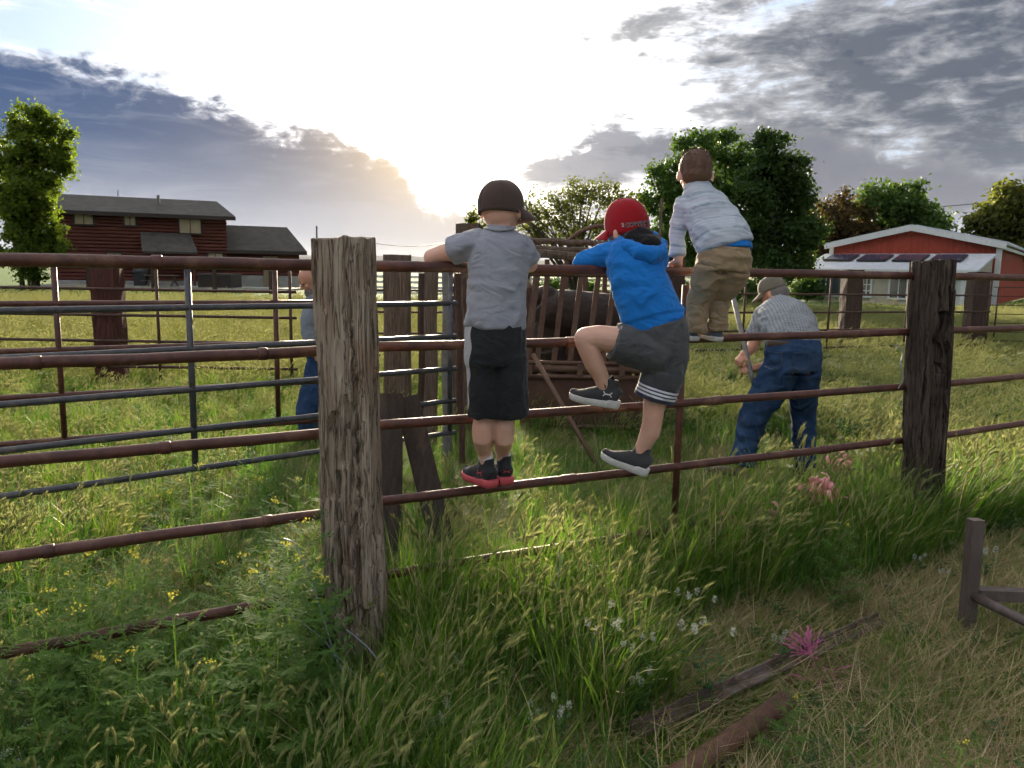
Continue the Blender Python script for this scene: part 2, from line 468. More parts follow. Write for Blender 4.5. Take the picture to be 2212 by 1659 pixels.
def tie_post(name, base, top, w, d, yaw, mat, label, seed, taper=0.0, gouge=(), bend=None, rows=430, cols=340):
    """a split old railway tie: grain ridges, checks, knots and lost splinters are all relief"""
    base, top = Vector(base), Vector(top); H = (top - base).length; ax = (top - base).normalized()
    xa = Vector((math.cos(yaw), math.sin(yaw), 0)); xa = (xa - ax * xa.dot(ax)).normalized(); ya = ax.cross(xa)
    r = .022; per = []
    hw, hd = w / 2, d / 2
    L = 2 * (w + d)
    for i in range(cols):
        s = i / cols * L
        if s < w: p = (-hw + s, -hd)
        elif s < w + d: p = (hw, -hd + s - w)
        elif s < 2 * w + d: p = (hw - (s - w - d), hd)
        else: p = (-hw, hd - (s - 2 * w - d))
        x = max(-hw + r, min(hw - r, p[0])); y = max(-hd + r, min(hd - r, p[1]))
        dx_, dy_ = p[0] - x, p[1] - y; l = math.hypot(dx_, dy_)
        if l > 0: p = (x + dx_ / l * r, y + dy_ / l * r)
        nx, ny = (dx_ / l, dy_ / l) if l > 0 else ((0, -1) if abs(p[1] + hd) < 1e-6 else (0, 1) if abs(p[1] - hd) < 1e-6 else (-1, 0) if p[0] < 0 else (1, 0))
        per.append((p[0], p[1], nx, ny, s))
    per = np.array(per); h = np.linspace(0, 1, rows)
    Hh, Pi = np.meshgrid(h, np.arange(cols), indexing='ij'); Hh = Hh.ravel(); Pi = Pi.ravel()
    px, py, nx, ny, s = per[Pi].T; z = Hh * H
    Q = np.stack([px, py, z], 1)
    disp = fbm(Q * [9, 9, 1.6], 4, seed) * .010 + fbm(Q * [60, 60, 3.0], 3, seed + 3) * .0045
    plates = vnoise(Q * [26, 26, 1.9], seed + 5) + .5 * vnoise(Q * [50, 50, 4.5], seed + 6)
    disp += np.clip((plates - .22) * 9, 0, 1) * -.008
    slab = vnoise(Q * [13, 13, 1.1], seed + 15) + .35 * vnoise(Q * [40, 40, 7], seed + 16); disp += np.clip((slab - .35) * 9, 0, 1) * -.009
    rr = random.Random(seed)
    for k in range(46):
        s0 = rr.random() * L; z0 = rr.random() * H; ln = rr.uniform(.15, .95); wd = rr.uniform(.0024, .0058) * (1.5 if k < 10 else 1); dp = rr.uniform(.010, .022) * (1.9 if k < 10 else 1)
        sc = s0 + .010 * vnoise(np.stack([z * 7, z * 0 + k, z * 0], 1), seed + 9) + .006 * vnoise(np.stack([z * 31, z * 0 + k, z * 0], 1), seed + 10)
        ds = np.abs((s - sc + L / 2) % L - L / 2)
        env = np.clip(1 - np.abs(z - z0) / (ln / 2), 0, 1) ** .5
        disp -= dp * env * np.exp(-(ds / wd) ** 2)
    for (s0, z0, sw, zl, dp) in [(g0 * .82, g1, g2 * .85, g3, g4) for g0, g1, g2, g3, g4 in gouge]:      # larger lost pieces: s along the front, height, half width, half length, depth
        ds = (s - s0) + .02 * vnoise(np.stack([z * 12, z * 0, z * 0 + dp], 1), seed + 12); dzz = z - z0
        e = np.clip(1 - (np.abs(ds) / sw) ** 2, 0, 1) * np.clip(1 - (np.abs(dzz) / zl) ** 2.5, 0, 1)
        e = np.clip(e * 3.0 + .8 * vnoise(Q * [45, 45, 6], seed + 13) * (e > 0), 0, 1)
        disp -= dp * e
    tp = 1 + taper * (Hh - .5)
    wob = fbm(np.stack([z * 1.1, z * 0, z * 0], 1), 2, seed + 20) * .008
    if bend: wob = wob + bend * np.sin(Hh * math.pi)
    zz = z + np.where(Hh > .985, fbm(Q * [25, 25, 0], 3, seed + 30) * .012, 0)
    Xl = (px + nx * disp) * tp + wob; Yl = (py + ny * disp) * tp
    V = np.array(base)[None] + Xl[:, None] * np.array(xa)[None] + Yl[:, None] * np.array(ya)[None] + zz[:, None] * np.array(ax)[None]
    i = np.arange((rows - 1) * cols); a, b = i // cols, i % cols
    F = np.stack([a * cols + b, a * cols + (b + 1) % cols, (a + 1) * cols + (b + 1) % cols, (a + 1) * cols + b], 1).tolist()
    nv = len(V); ringtop = V[(rows - 1) * cols:]
    cen = ringtop.mean(0); inner = [ringtop]
    VV = [V]
    off = nv; prev = list(range((rows - 1) * cols, rows * cols))
    for q in (.85, .6, .3):
        ring = cen + (ringtop - cen) * q
        loc = np.stack([Xl[-cols:] * q, Yl[-cols:] * q, np.zeros(cols)], 1)
        ring = ring + np.array(ax)[None] * (fbm(loc * 30 + 3, 3, seed + 31)[:, None] * .010 + fbm(loc * 90, 2, seed + 33)[:, None] * .004)
        VV.append(ring); cur = list(range(off, off + cols)); off += cols
        F += [(prev[j], prev[(j + 1) % cols], cur[(j + 1) % cols], cur[j]) for j in range(cols)]; prev = cur
    VV.append(cen[None]); F += [(prev[j], prev[(j + 1) % cols], off) for j in range(cols)]
    me = bpy.data.meshes.new(name); me.from_pydata(np.concatenate(VV).tolist(), [], F); me.update()
    o = link(name, me, mat, None, True)
    return tag(o, label, 'post', 'wooden posts of the pipe fence')

# ================================================================== near pipe fence
def fl(X, seg):   # the line of the fence in plan
    a, b = {'L': (3.1644, .5703), 'R': (3.1994, .4924), 'E': (3.0081, .5734)}[seg]
    return a + b * X
def fy(u, v=700, seg='R'):
    a, b = {'L': (3.1644, .5703), 'R': (3.1994, .4924), 'E': (3.0081, .5734)}[seg]
    d = ray(u, v); return a / (1 - b * d.x / d.y)
RZ = [EYE + .003 - .3 * k for k in range(5)]      # heights of the five rails
RR = [.0205, .019, .019, .019, .019]
def rail_x(u, z, seg):
    """where the direction u crosses the fence line at height z"""
    v = 600
    for _ in range(30):
        Y = fy(u, v, seg); p = at(u, v, Y)
        v += (p.z - z) * FOCAL_PX / Y
    return p
def fence_section(seg, ul, ur, label, heights, sag):
    t = thing('pipe_fence', (rail_x((ul + ur) / 2, RZ[0], seg).x, rail_x((ul + ur) / 2, RZ[0], seg).y, 0), label, 'fence', 'sections of the rusty pipe fence')
    for k in heights:
        a, b = rail_x(ul, RZ[0], seg), rail_x(ur, RZ[0], seg)
        pts = []
        for i in range(13):
            f = i / 12; p = a.lerp(b, f); p.z = RZ[k] + sag[k] * math.sin(f * math.pi) ; p.z += .0012 * math.sin(i * 1.7 + k)
            pts.append(p)
        rl = pipe('rail', pts, RR[k], M['rust'], t, 14)
        for fq in ((.30, .78) if k % 2 else (.55,)):      # welded sleeves
            p0, p1 = a.lerp(b, fq - .012), a.lerp(b, fq + .012); p0.z = p1.z = RZ[k] + sag[k] * math.sin(fq * math.pi)
            MB().tube([p0, p0.lerp(p1, .1), p0.lerp(p1, .9), p1], [RR[k] * 1.04, RR[k] * 1.16, RR[k] * 1.16, RR[k] * 1.04], 14).build('sleeve', M['rust'], rl, True)
    return t
LP = rail_x(742, RZ[0], 'L')      # behind the large near post
RP = rail_x(2018, RZ[0], 'R')
fence_section('L', -330, 752, 'five red rusty pipe rails left of the large near wooden post', range(5), [.0, -.006, 0, .006, 0])
fR = fence_section('R', 752, 2010, 'brown rusty pipe rails that the three climbers stand on', range(5), [0, -.004, .0, 0, -.004])
fence_section('E', 2022, 2700, 'short stretch of rusty pipe rails right of the dark split post', range(4), [0, 0, 0, 0])
pu = rail_x(1484, RZ[0], 'R')
pipe('upright', [pu + Vector((0, .012, -.06)), pu + Vector((.0, .012, -1.28))], .0165, M['rust'], fR)

pb = at(762, 1000, LP.y - .13); pb.z = -.05
pt = at(739, 516, LP.y - .15)
pb2 = at(762, 1000, LP.y - .13); pt2 = at(739, 516, LP.y - .15)
axL = (pt2 - at(766, 1200, LP.y - .12)); axL.normalize()
baseL = pt2 - axL * (pt2.z + .1) / axL.z
tie_post('wooden_post', baseL, pt2, .195, .15, rad(-6), M['tie'], 'large weathered grey wooden post nearest the viewer, cracked and knotted', 31,
         gouge=[(.085, .93, .022, .16, .02), (.15, 1.02, .018, .13, .018), (.11, .78, .02, .10, .018), (.13, .60, .015, .10, .015), (.06, .38, .07, .03, .012), (.17, .33, .05, .05, .02)])
ptR = at(2020, 563, RP.y - .10); axR = ptR - at(1994, 1090, RP.y - .12); axR.normalize()
baseR = ptR - axR * (ptR.z + .1) / axR.z
tie_post('wooden_post', baseR, ptR, .19, .15, rad(8), M['tie_dark'], 'dark split wooden post at the right with a hollow near its top', 57, taper=.06, bend=-.012,
         gouge=[(.115, 1.24, .035, .15, .05), (.16, 1.30, .012, .22, .03), (.18, .75, .010, .5, .02), (.125, 1.085, .03, .03, .03)])

# ================================================================== grey gate and panels behind the left rails
def panel(name, label, cat, A, B, zs, r, mat, verts, vr, vmat=None, group=None, vspan=None, off=.0):
    """flat pipe panel from A to B (plan points), rails at heights zs, uprights at fractions verts"""
    A, B = Vector((*A, 0)), Vector((*B, 0))
    t = thing(name, (A + B) / 2, label, cat, group)
    for z in zs:
        zz = z if isinstance(z, tuple) else (z, z)
        pts = []
        for i in range(5):
            f = i / 4; p = A.lerp(B, f); p.z = zz[0] * (1 - f) + zz[1] * f + .0012 * math.sin(i * 2.1 + zz[0] * 9); pts.append(p)
        pipe('rail', pts, r, mat, t, 12)
    z0, z1 = vspan or (min(z if not isinstance(z, tuple) else z[0] for z in zs), max(z if not isinstance(z, tuple) else z[0] for z in zs))
    for f in verts:
        p = A.lerp(B, f); n = (B - A).normalized().cross(Vector((0, 0, 1))) * off
        pipe('upright', [p + n + Vector((0, 0, z0)), p + n + Vector((0, 0, z1))], vr, vmat or mat, t, 10)
    return t
def xy(u, Y, v=640):
    p = at(u, v, Y); return (p.x, p.y)
ga, gb = xy(-260, 3.42), xy(985, 5.35)
panel('grey_gate', 'grey painted pipe gate with six bars behind the left red rails', 'gate', ga, gb, [EYE - .012 - .222 * k for k in range(6)], .0175, M['grey_pipe'], [.0, .425, .985], .017, off=.0)
panel('red_corral_fence', 'thin red corral panel just behind the grey gate', 'corral fence', xy(-300, 3.9), xy(690, 5.0), [EYE - .228 - .252 * k for k in range(4)] + [EYE + .02], .0165, M['rust'], [.365, .88], .0155)
# far corral fence across the left
ff = panel('corral_fence', 'low far corral rails with flat bars in front of the yellow field at left', 'corral fence', xy(-250, 9.1), xy(640, 9.2), [EYE - .306 - .3 * k for k in range(4)], .017, M['dark_rust'], [.16, .66, .985], .018, vspan=(0, EYE + .02))
def block_post(u, vtop, Y, w, mat, label, d=None, group='posts of the far corral', lean=0.0, name='corral_post', cat='post'):
    p = at(u, vtop, Y); h = p.z
    mb = MB(); n = 10; secs = []
    r_ = random.Random(int(u * 7 + Y))
    d = d or w
    V = []; F = []
    rows = 9
    for i in range(rows):
        z = h * i / (rows - 1); ox = lean * (z - h)
        for j, (a, b) in enumerate(((-1, -1), (-.3, -1.06), (.35, -1.05), (1, -1), (1.06, 0), (1, 1), (0, 1.05), (-1, 1), (-1.06, 0))):
            k = 1 + r_.uniform(-.05, .05)
            V.append((p.x + ox + a * w / 2 * k, p.y + b * d / 2 * k, z - .05 if i == 0 else z + (r_.uniform(-.01, .01) if i == rows - 1 else 0)))
    m_ = 9
    F = [(i * m_ + j, i * m_ + (j + 1) % m_, (i + 1) * m_ + (j + 1) % m_, (i + 1) * m_ + j) for i in range(rows - 1) for j in range(m_)] + [tuple((rows - 1) * m_ + j for j in range(m_))]
    mb.add(V, F); o = mb.build(name, mat)
    return tag(o, label, cat, group)
block_post(231, 578, 9.35, .27, M['plank_red'], 'broad dark red brown post behind the grey gate at far left')
block_post(858, 552, 7.6, .235, M['plank'], 'squared wooden post with flat top right behind the large near post')
block_post(1010, 484, 6.9, .19, M['plank'], 'wooden post whose stubby top shows left of the dark cap', lean=.02)
# poles and planks where the gate closes
def pole(u, v0, v1, Y, w, d, mat, label, du=0, cat='pole'):
    a = at(u, v0, Y); b = at(u + du, v1, Y + .02); mb = MB()
    a2 = Vector(a); b2 = Vector(b); b2.z = max(b2.z, -.04)
    secs = [a2.lerp(b2, i / 6) + Vector((.006 * math.sin(i * 2.0 + u), 0, 0)) for i in range(7)]
    mb.tube(secs, [(w / 2 * (1 + .06 * math.sin(i * 1.3 + u)), d / 2) for i in range(7)], 8, True, Vector((1, 0, 0)))
    o = mb.build('corral_pole', mat, None, False); return tag(o, label, cat, 'upright poles at the gate end')
pole(912, 590, 930, 6.6, .07, .07, M['plank_dark'], 'dark slim pole next to the squared wooden post')
pole(931, 565, 960, 6.2, .105, .05, M['plank'], 'brown upright plank between the slim pole and the pale plank')
pole(966, 575, 985, 5.7, .075, .04, M['galv'], 'pale grey upright plank where the grey gate ends')
pole(990, 590, 1000, 5.55, .045, .045, M['dark_rust'], 'dark iron gate upright beside the hanging chain', 8)
pole(1003, 600, 900, 5.9, .03, .03, M['dark_rust'], 'thin iron rod left of the black shorts', 10)
# chain on the gate
ch = thing('chain', at(977, 600, 5.42), 'short iron chain hanging from the end of the grey gate', 'chain')
for i in range(13):
    p = at(978 + 1.5 * math.sin(i), 606 + i * 9.5, 5.40); mb = MB(); pts = []
    for j in range(11):
        w = 2 * math.pi * j / 10
        q = Vector((.011 * math.cos(w), 0, .019 * math.sin(w))) if i % 2 else Vector((.003 * math.cos(w), .011 * math.cos(w), .019 * math.sin(w)))
        pts.append(p + q)
    mb.tube(pts, .004, 6, False).build('chain_link', M['dark_rust'], ch, True)
# black boards leaning behind the large post
def board(u0, v0, u1, v1, Y0, Y1, w, th, label):
    a, b = at(u0, v0, Y0), at(u1, v1, Y1); ax = (b - a).normalized(); p = (Vector((1, 0, 0)) - ax * ax.x).normalized(); q = ax.cross(p)
    mb = MB(); prof = [(-w / 2, 0), (-w / 2 + .01, -th), (w / 2 - .02, -th * .7), (w / 2, th * .8), (w / 2 - .02, th * 1.3), (-w / 2 + .01, th * .6)]
    mb.prism([a + p * x + q * y for x, y in prof], b - a)
    o = mb.build('leaning_board', M['board'], None); me = o.data; mb.fixn(me)
    return tag(o, label, 'board', 'dark boards leaning behind the near post')
M['board'] = surf('dark weathered board', (.055, .042, .034), (.035, .027, .023), 14, (4, 4, .4), .8, c=(.08, .055, .04))
board(846, 850, 845, 1230, 3.55, 3.42, .105, .012, 'dark board standing upright directly right of the large near post')
board(878, 858, 955, 1170, 3.62, 3.45, .115, .014, 'dark board leaning to the right behind the near post')
# distant corral at right
panel('corral_fence', 'thin rusty corral panel behind the bent person', 'corral fence', xy(1330, 11.9), xy(2142, 14.6), [EYE - .03 - .297 * k for k in range(5)], .017, M['dark_rust'], [.30, .52, .74, .995], .017)
wp = panel('wire_stock_fence', 'wire stock panel right of the thin rusty corral panel', 'corral fence', xy(2144, 14.6), xy(2700, 15.2), [EYE - .17 - .165 * k for k in range(7)], .0075, M['dark_rust'], [.02, .42, .84], .014)
block_post(1843, 583, 15.0, .30, M['plank_dark'], 'stout dark corral post between the bent person and the split post')
block_post(2117, 588, 15.4, .31, M['plank_dark'], 'stout dark corral post right of the split post in front of the barn corner')
gr = panel('round_pen_fence', 'rusty round pen rails far behind the chute', 'corral fence', xy(690, 10.8), xy(1330, 11.9), [EYE - .32 - .3 * k for k in range(4)], .016, M['dark_rust'], [.12, .35, .62, .9], .016)

# white board fence far across the field
wf = thing('white_fence', (*xy(1000, 33), 0), 'distant white rail fence seen under the top rail in the middle', 'fence')
A, B = xy(790, 33), xy(1560, 33)
for k in range(5):
    mb = MB(); mb.beam((A[0], A[1], .42 + .22 * k), (B[0], B[1], .42 + .22 * k), .04, .10); mb.build('rail', M['white'], wf)
for i in range(14):
    f = i / 13; mb = MB(); mb.box((A[0] + (B[0] - A[0]) * f, A[1] + .06, .72), (.12, .1, 1.44)); mb.build('post', M['white'], wf)
# ================================================================== buildings
M['log'] = surf('red brown stained log', (.125, .030, .019), (.085, .021, .015), 3, (.3, 1, 3), .7, c=(.15, .045, .025), bstr=.2)
M['shingle'] = surf('grey brown roof shingle', (.085, .078, .066), (.06, .055, .048), 2.2, (1, 1, 1), .85, c=(.10, .09, .075), bstr=.3, bdist=.02, fine=14)
M['trim_dark'] = surf('dark trim paint', (.045, .03, .025), (.035, .022, .02), 6, rough=.6, bstr=0)
M['beige_trim'] = surf('beige window trim', (.28, .20, .13), (.22, .155, .10), 6, rough=.6, bstr=0)
M['cream'] = surf('cream stucco', (.55, .48, .38), (.46, .40, .32), 2, rough=.8, bstr=.1)
M['concrete'] = surf('pale concrete', (.38, .36, .33), (.28, .27, .25), 1.5, rough=.9, bstr=.2)
M['barn_red'] = surf('red ribbed steel siding', (.42, .065, .032), (.36, .055, .028), 1.4, rough=.5, bstr=.05, spec=.4)
M['roof_steel'] = surf('pale painted roof steel', (.55, .58, .62), (.48, .51, .55), .8, rough=.45, bstr=.05)
M['dark_metal'] = surf('black metal', (.03, .03, .033), (.02, .02, .022), 8, rough=.5, bstr=.1)
def glassmat(name, c):
    m, t, b, o = new_mat(name); put(t, b, 'Base Color', c); b.inputs['Roughness'].default_value = .12; b.inputs['Specular IOR Level'].default_value = .7
    return m
M['blind'] = surf('window with drawn tan blind', (.42, .33, .20), (.36, .28, .17), 2, rough=.35, bstr=0)
M['pane'] = glassmat('dark window glass', (.05, .06, .07))
M['solar'] = glassmat('dark blue skylight glass', (.05, .055, .09))

def plane_frame(P, Q):
    """building facade frame: origin P, along PQ, outwards towards the viewer"""
    P, Q = Vector(P), Vector(Q); a = (Q - P); L = a.length; a = a / L; n = Vector((a.y, -a.x, 0)); 
    return P, a, n, L
def ft(P, a, n, x, y, z): return P + a * x + n * y + Vector((0, 0, z))

# ---- log house at the left
def log_house():
    Y = 50.0
    P = at(118, 612, 48.3); Q = at(493, 612, 52.3); P.z = Q.z = 0
    P, a, n, L = plane_frame(P, Q)
    zt = lambda u, v: at(u, v, Y).z
    t = thing('log_house', (P + Q) / 2, 'two storey red brown log house with dark shingle roof behind the field', 'house')
    eave, ridge = zt(330, 462), zt(330, 424)
    D_ = 6.5
    def logs(name, x0, x1, z0, z1, dpt, par):
        mb = MB(); h = .21; k = int((z1 - z0) / h); h = (z1 - z0) / k
        for i in range(k):
            c = z0 + h * (i + .5); pr = []
            for j in range(7):
                w = -math.pi / 2 + math.pi * j / 6
                pr.append(ft(P, a, n, x0, dpt + .11 * math.cos(w), c + h / 2 * math.sin(w)))
            mb.add(pr + [p + a * (x1 - x0) for p in pr], [(j, 7 + j, 8 + j, j + 1) for j in range(6)] + [tuple(range(7)), tuple(range(13, 6, -1))])
        o = mb.build(name, M['log'], par); o['kind'] = 'stuff'; return o
    logs('log_wall', 0, L, .35, eave, 0, t)
    MB().box(ft(P, a, n, L / 2, -D_ / 2, eave / 2), (L - .1, D_ - .1, eave - .1), (a, n, Vector((0, 0, 1)))).build('wall_core', M['log'], t)
    MB().box(ft(P, a, n, L / 2, -D_ / 2, .17), (L + .1, D_ + .3, .36), (a, n, Vector((0, 0, 1)))).build('foundation', M['concrete'], t)
    def roof(x0, x1, ze, zr, run, over, par, name='roof'):
        mb = MB(); th = .16
        f0 = [ft(P, a, n, x, over, ze - .12) for x in (x0, x1)]; r0 = [ft(P, a, n, x, -run, zr) for x in (x0 + .0, x1 - .9)]; b0 = [ft(P, a, n, x, -2 * run - over, ze - .12) for x in (x0, x1)]
        up = Vector((0, 0, th))
        V = f0 + r0 + b0; V = V + [p + up for p in V]
        mb.add(V, [(0, 2, 3, 1), (2, 4, 5, 3), (6, 7, 9, 8), (8, 9, 11, 10), (0, 1, 7, 6), (4, 10, 11, 5), (0, 6, 8, 2), (2, 8, 10, 4), (1, 3, 9, 7), (3, 5, 11, 9)])
        o = mb.build(name, M['shingle'], par); mb.fixn(o.data)
        MB().beam(ft(P, a, n, x0, over + .03, ze - .1), ft(P, a, n, x1, over + .03, ze - .1), .05, .22).build('fascia', M['trim_dark'], o)
        return o
    rf = roof(-.3, L + .55, eave, ridge, D_ / 2, .5, t)
    MB().tube([ft(P, a, n, L * .60, -1.6, ridge - .45), ft(P, a, n, L * .60, -1.6, ridge + .25)], [.10, .10], 8).build('vent', M['galv'], rf)
    MB().tube([ft(P, a, n, L * .36, -3, ridge - .1), ft(P, a, n, L * .36, -3, ridge + .55)], [.03, .03], 6).build('vent', M['galv'], rf)
    def win(u0, v0, u1, v1, yo=.16, panes=2, gm='blind'):
        x0 = (at(u0, v0, Y) - P).dot(a); x1 = (at(u1, v0, Y) - P).dot(a); z0, z1 = zt(u0, v1), zt(u0, v0)
        w = thing_part('window', t)
        fr = MB(); c = .09
        fr.box(ft(P, a, n, (x0 + x1) / 2, yo, z1), (x1 - x0 + 2 * c, .1, c), (a, n, Vector((0, 0, 1)))); fr.box(ft(P, a, n, (x0 + x1) / 2, yo, z0), (x1 - x0 + 2 * c, .12, c), (a, n, Vector((0, 0, 1))))
        for x in (x0 - c / 2, x1 + c / 2): fr.box(ft(P, a, n, x, yo, (z0 + z1) / 2), (c, .1, z1 - z0 - c), (a, n, Vector((0, 0, 1))))
        wo_ = fr.build('window', M['trim_dark'], t)
        for i in range(panes):
            xa, xb = x0 + (x1 - x0) * i / panes, x0 + (x1 - x0) * (i + 1) / panes
            MB().box(ft(P, a, n, (xa + xb) / 2, yo - .03, (z0 + z1) / 2), (xb - xa - .05, .04, z1 - z0 - c), (a, n, Vector((0, 0, 1)))).build('pane', M[gm], wo_)
        return wo_
    win(165, 461, 203, 487); win(268, 463, 292, 488); win(387, 469, 436, 503)
    # porch roof
    x0, x1 = (at(303, 505, Y) - P).dot(a), (at(412, 505, Y) - P).dot(a); zt0, zt1 = zt(360, 506), zt(360, 548)
    mb = MB(); q = [ft(P, a, n, x0, .12, zt0), ft(P, a, n, x1, .12, zt0), ft(P, a, n, x1 + .35, 2.1, zt1), ft(P, a, n, x0 + .1, 2.1, zt1)]
    mb.prism(q, (0, 0, .12)); o = mb.build('porch_roof', M['shingle'], t); mb.fixn(o.data)
    for x in (x0 + .3, x1 + .1): MB().box(ft(P, a, n, x, 1.95, zt1 / 2), (.14, .14, zt1), (a, n, Vector((0, 0, 1)))).build('porch_post', M['log'], t)
    # lower wing
    xw0, xw1 = L, (at(672, 560, Y) - P).dot(a)
    we, wr = zt(600, 541), zt(560, 485)
    o = logs('log_wall', xw0 + .05, xw1, .75, we, -.35, t)
    MB().box(ft(P, a, n, (xw0 + xw1) / 2, -2.6, we / 2), (xw1 - xw0 - .1, 4.4, we - .1), (a, n, Vector((0, 0, 1)))).build('wing_core', M['log'], t)
    MB().box(ft(P, a, n, (xw0 + xw1) / 2, -.32, .38), (xw1 - xw0, .2, .76), (a, n, Vector((0, 0, 1)))).build('foundation', M['concrete'], t)
    rw = roof(xw0 - .05, xw1 + .45, we, wr, 2.6, .2, t, 'wing_roof')
    MB().tube([ft(P, a, n, xw0 + 2.6, -1.3, we + .4), ft(P, a, n, xw0 + 2.6, -1.3, we + 1.0)], .07, 8).build('vent', M['galv'], rw)
    # door of the wing and two windows low down
    xd = (at(601, 590, Y) - P).dot(a)
    d = MB().box(ft(P, a, n, xd, -.2, 1.05), (.95, .1, 2.0), (a, n, Vector((0, 0, 1)))).build('door', M['beige_trim'], t)
    MB().ell(ft(P, a, n, xd + .35, -.12, 1.0), .05).build('door_knob', M['galv'], d, True)
    win(452, 545, 486, 580); win(232, 545, 262, 580)
def thing_part(name, par): return None
log_house()
# things standing on the patio of the log house
Yp = 47.6
p0 = at(476, 617, Yp); p0.z = 0
ht = thing('hot_tub', p0, 'boxy brown hot tub with flat cover in front of the log house', 'hot tub')
MB().box(p0 + Vector((0, 0, .4)), (1.95, 1.8, .8)).build('cabinet', M['trim_dark'], ht)
MB().box(p0 + Vector((0, 0, .86)), (2.05, 1.9, .11)).build('cover', M['shingle'], ht)
p1 = at(352, 617, Yp); p1.z = 0
pk = thing('picnic_table', p1, 'wooden picnic table on the patio under the porch roof', 'table')
MB().box(p1 + Vector((0, 0, .74)), (1.9, .75, .06)).build('table_top', M['plank'], pk)
for s_ in (-1, 1):
    MB().box(p1 + Vector((0, s_ * .65, .44)), (1.9, .26, .05)).build('bench_seat', M['plank'], pk)
    MB().beam(p1 + Vector((s_ * .7, -.6, .02)), p1 + Vector((s_ * .7, .2, .72)), .09, .05).build('leg', M['plank'], pk)
    MB().beam(p1 + Vector((s_ * .7, .6, .02)), p1 + Vector((s_ * .7, -.2, .715)), .05, .09).build('leg', M['plank'], pk)
p2 = at(306, 617, Yp); p2.z = 0
gr_ = thing('barbecue_grill', p2, 'dark barbecue grill left of the picnic table', 'grill')
MB().box(p2 + Vector((0, 0, .45)), (.7, .5, .75)).build('cabinet', M['dark_metal'], gr_)
MB().tube([p2 + Vector((-.4, 0, .9)), p2 + Vector((.4, 0, .9))], .26, 12).build('lid', M['dark_metal'], gr_, True)
sl = MB().box((P_ := at(380, 617, 48.2)) - Vector((0, 0, P_.z - .05)), (15, 3.2, .10)).build('patio', M['concrete']); sl['kind'] = 'structure'
for i, (u, nm) in enumerate(zip((47, 191, 331, 463, 585, 705), ('below the poplar', 'right of the poplar', 'before the grill', 'left of the hot tub', 'right of the hot tub', 'at the wing of the house'))):
    p = at(u, 600, 40.0); p.z = 0
    mb = MB(); mb.tube([p, p + Vector((0, 0, 1.15))], [.12, .115], 8); mb.tube([p + Vector((0, 0, 1.15)), p + Vector((0, 0, 1.2))], [.115, .06], 8)
    tag(mb.build('yard_post', M['plank_dark']), 'dark yard post before the log house, ' + nm, 'post', 'yard posts before the house')

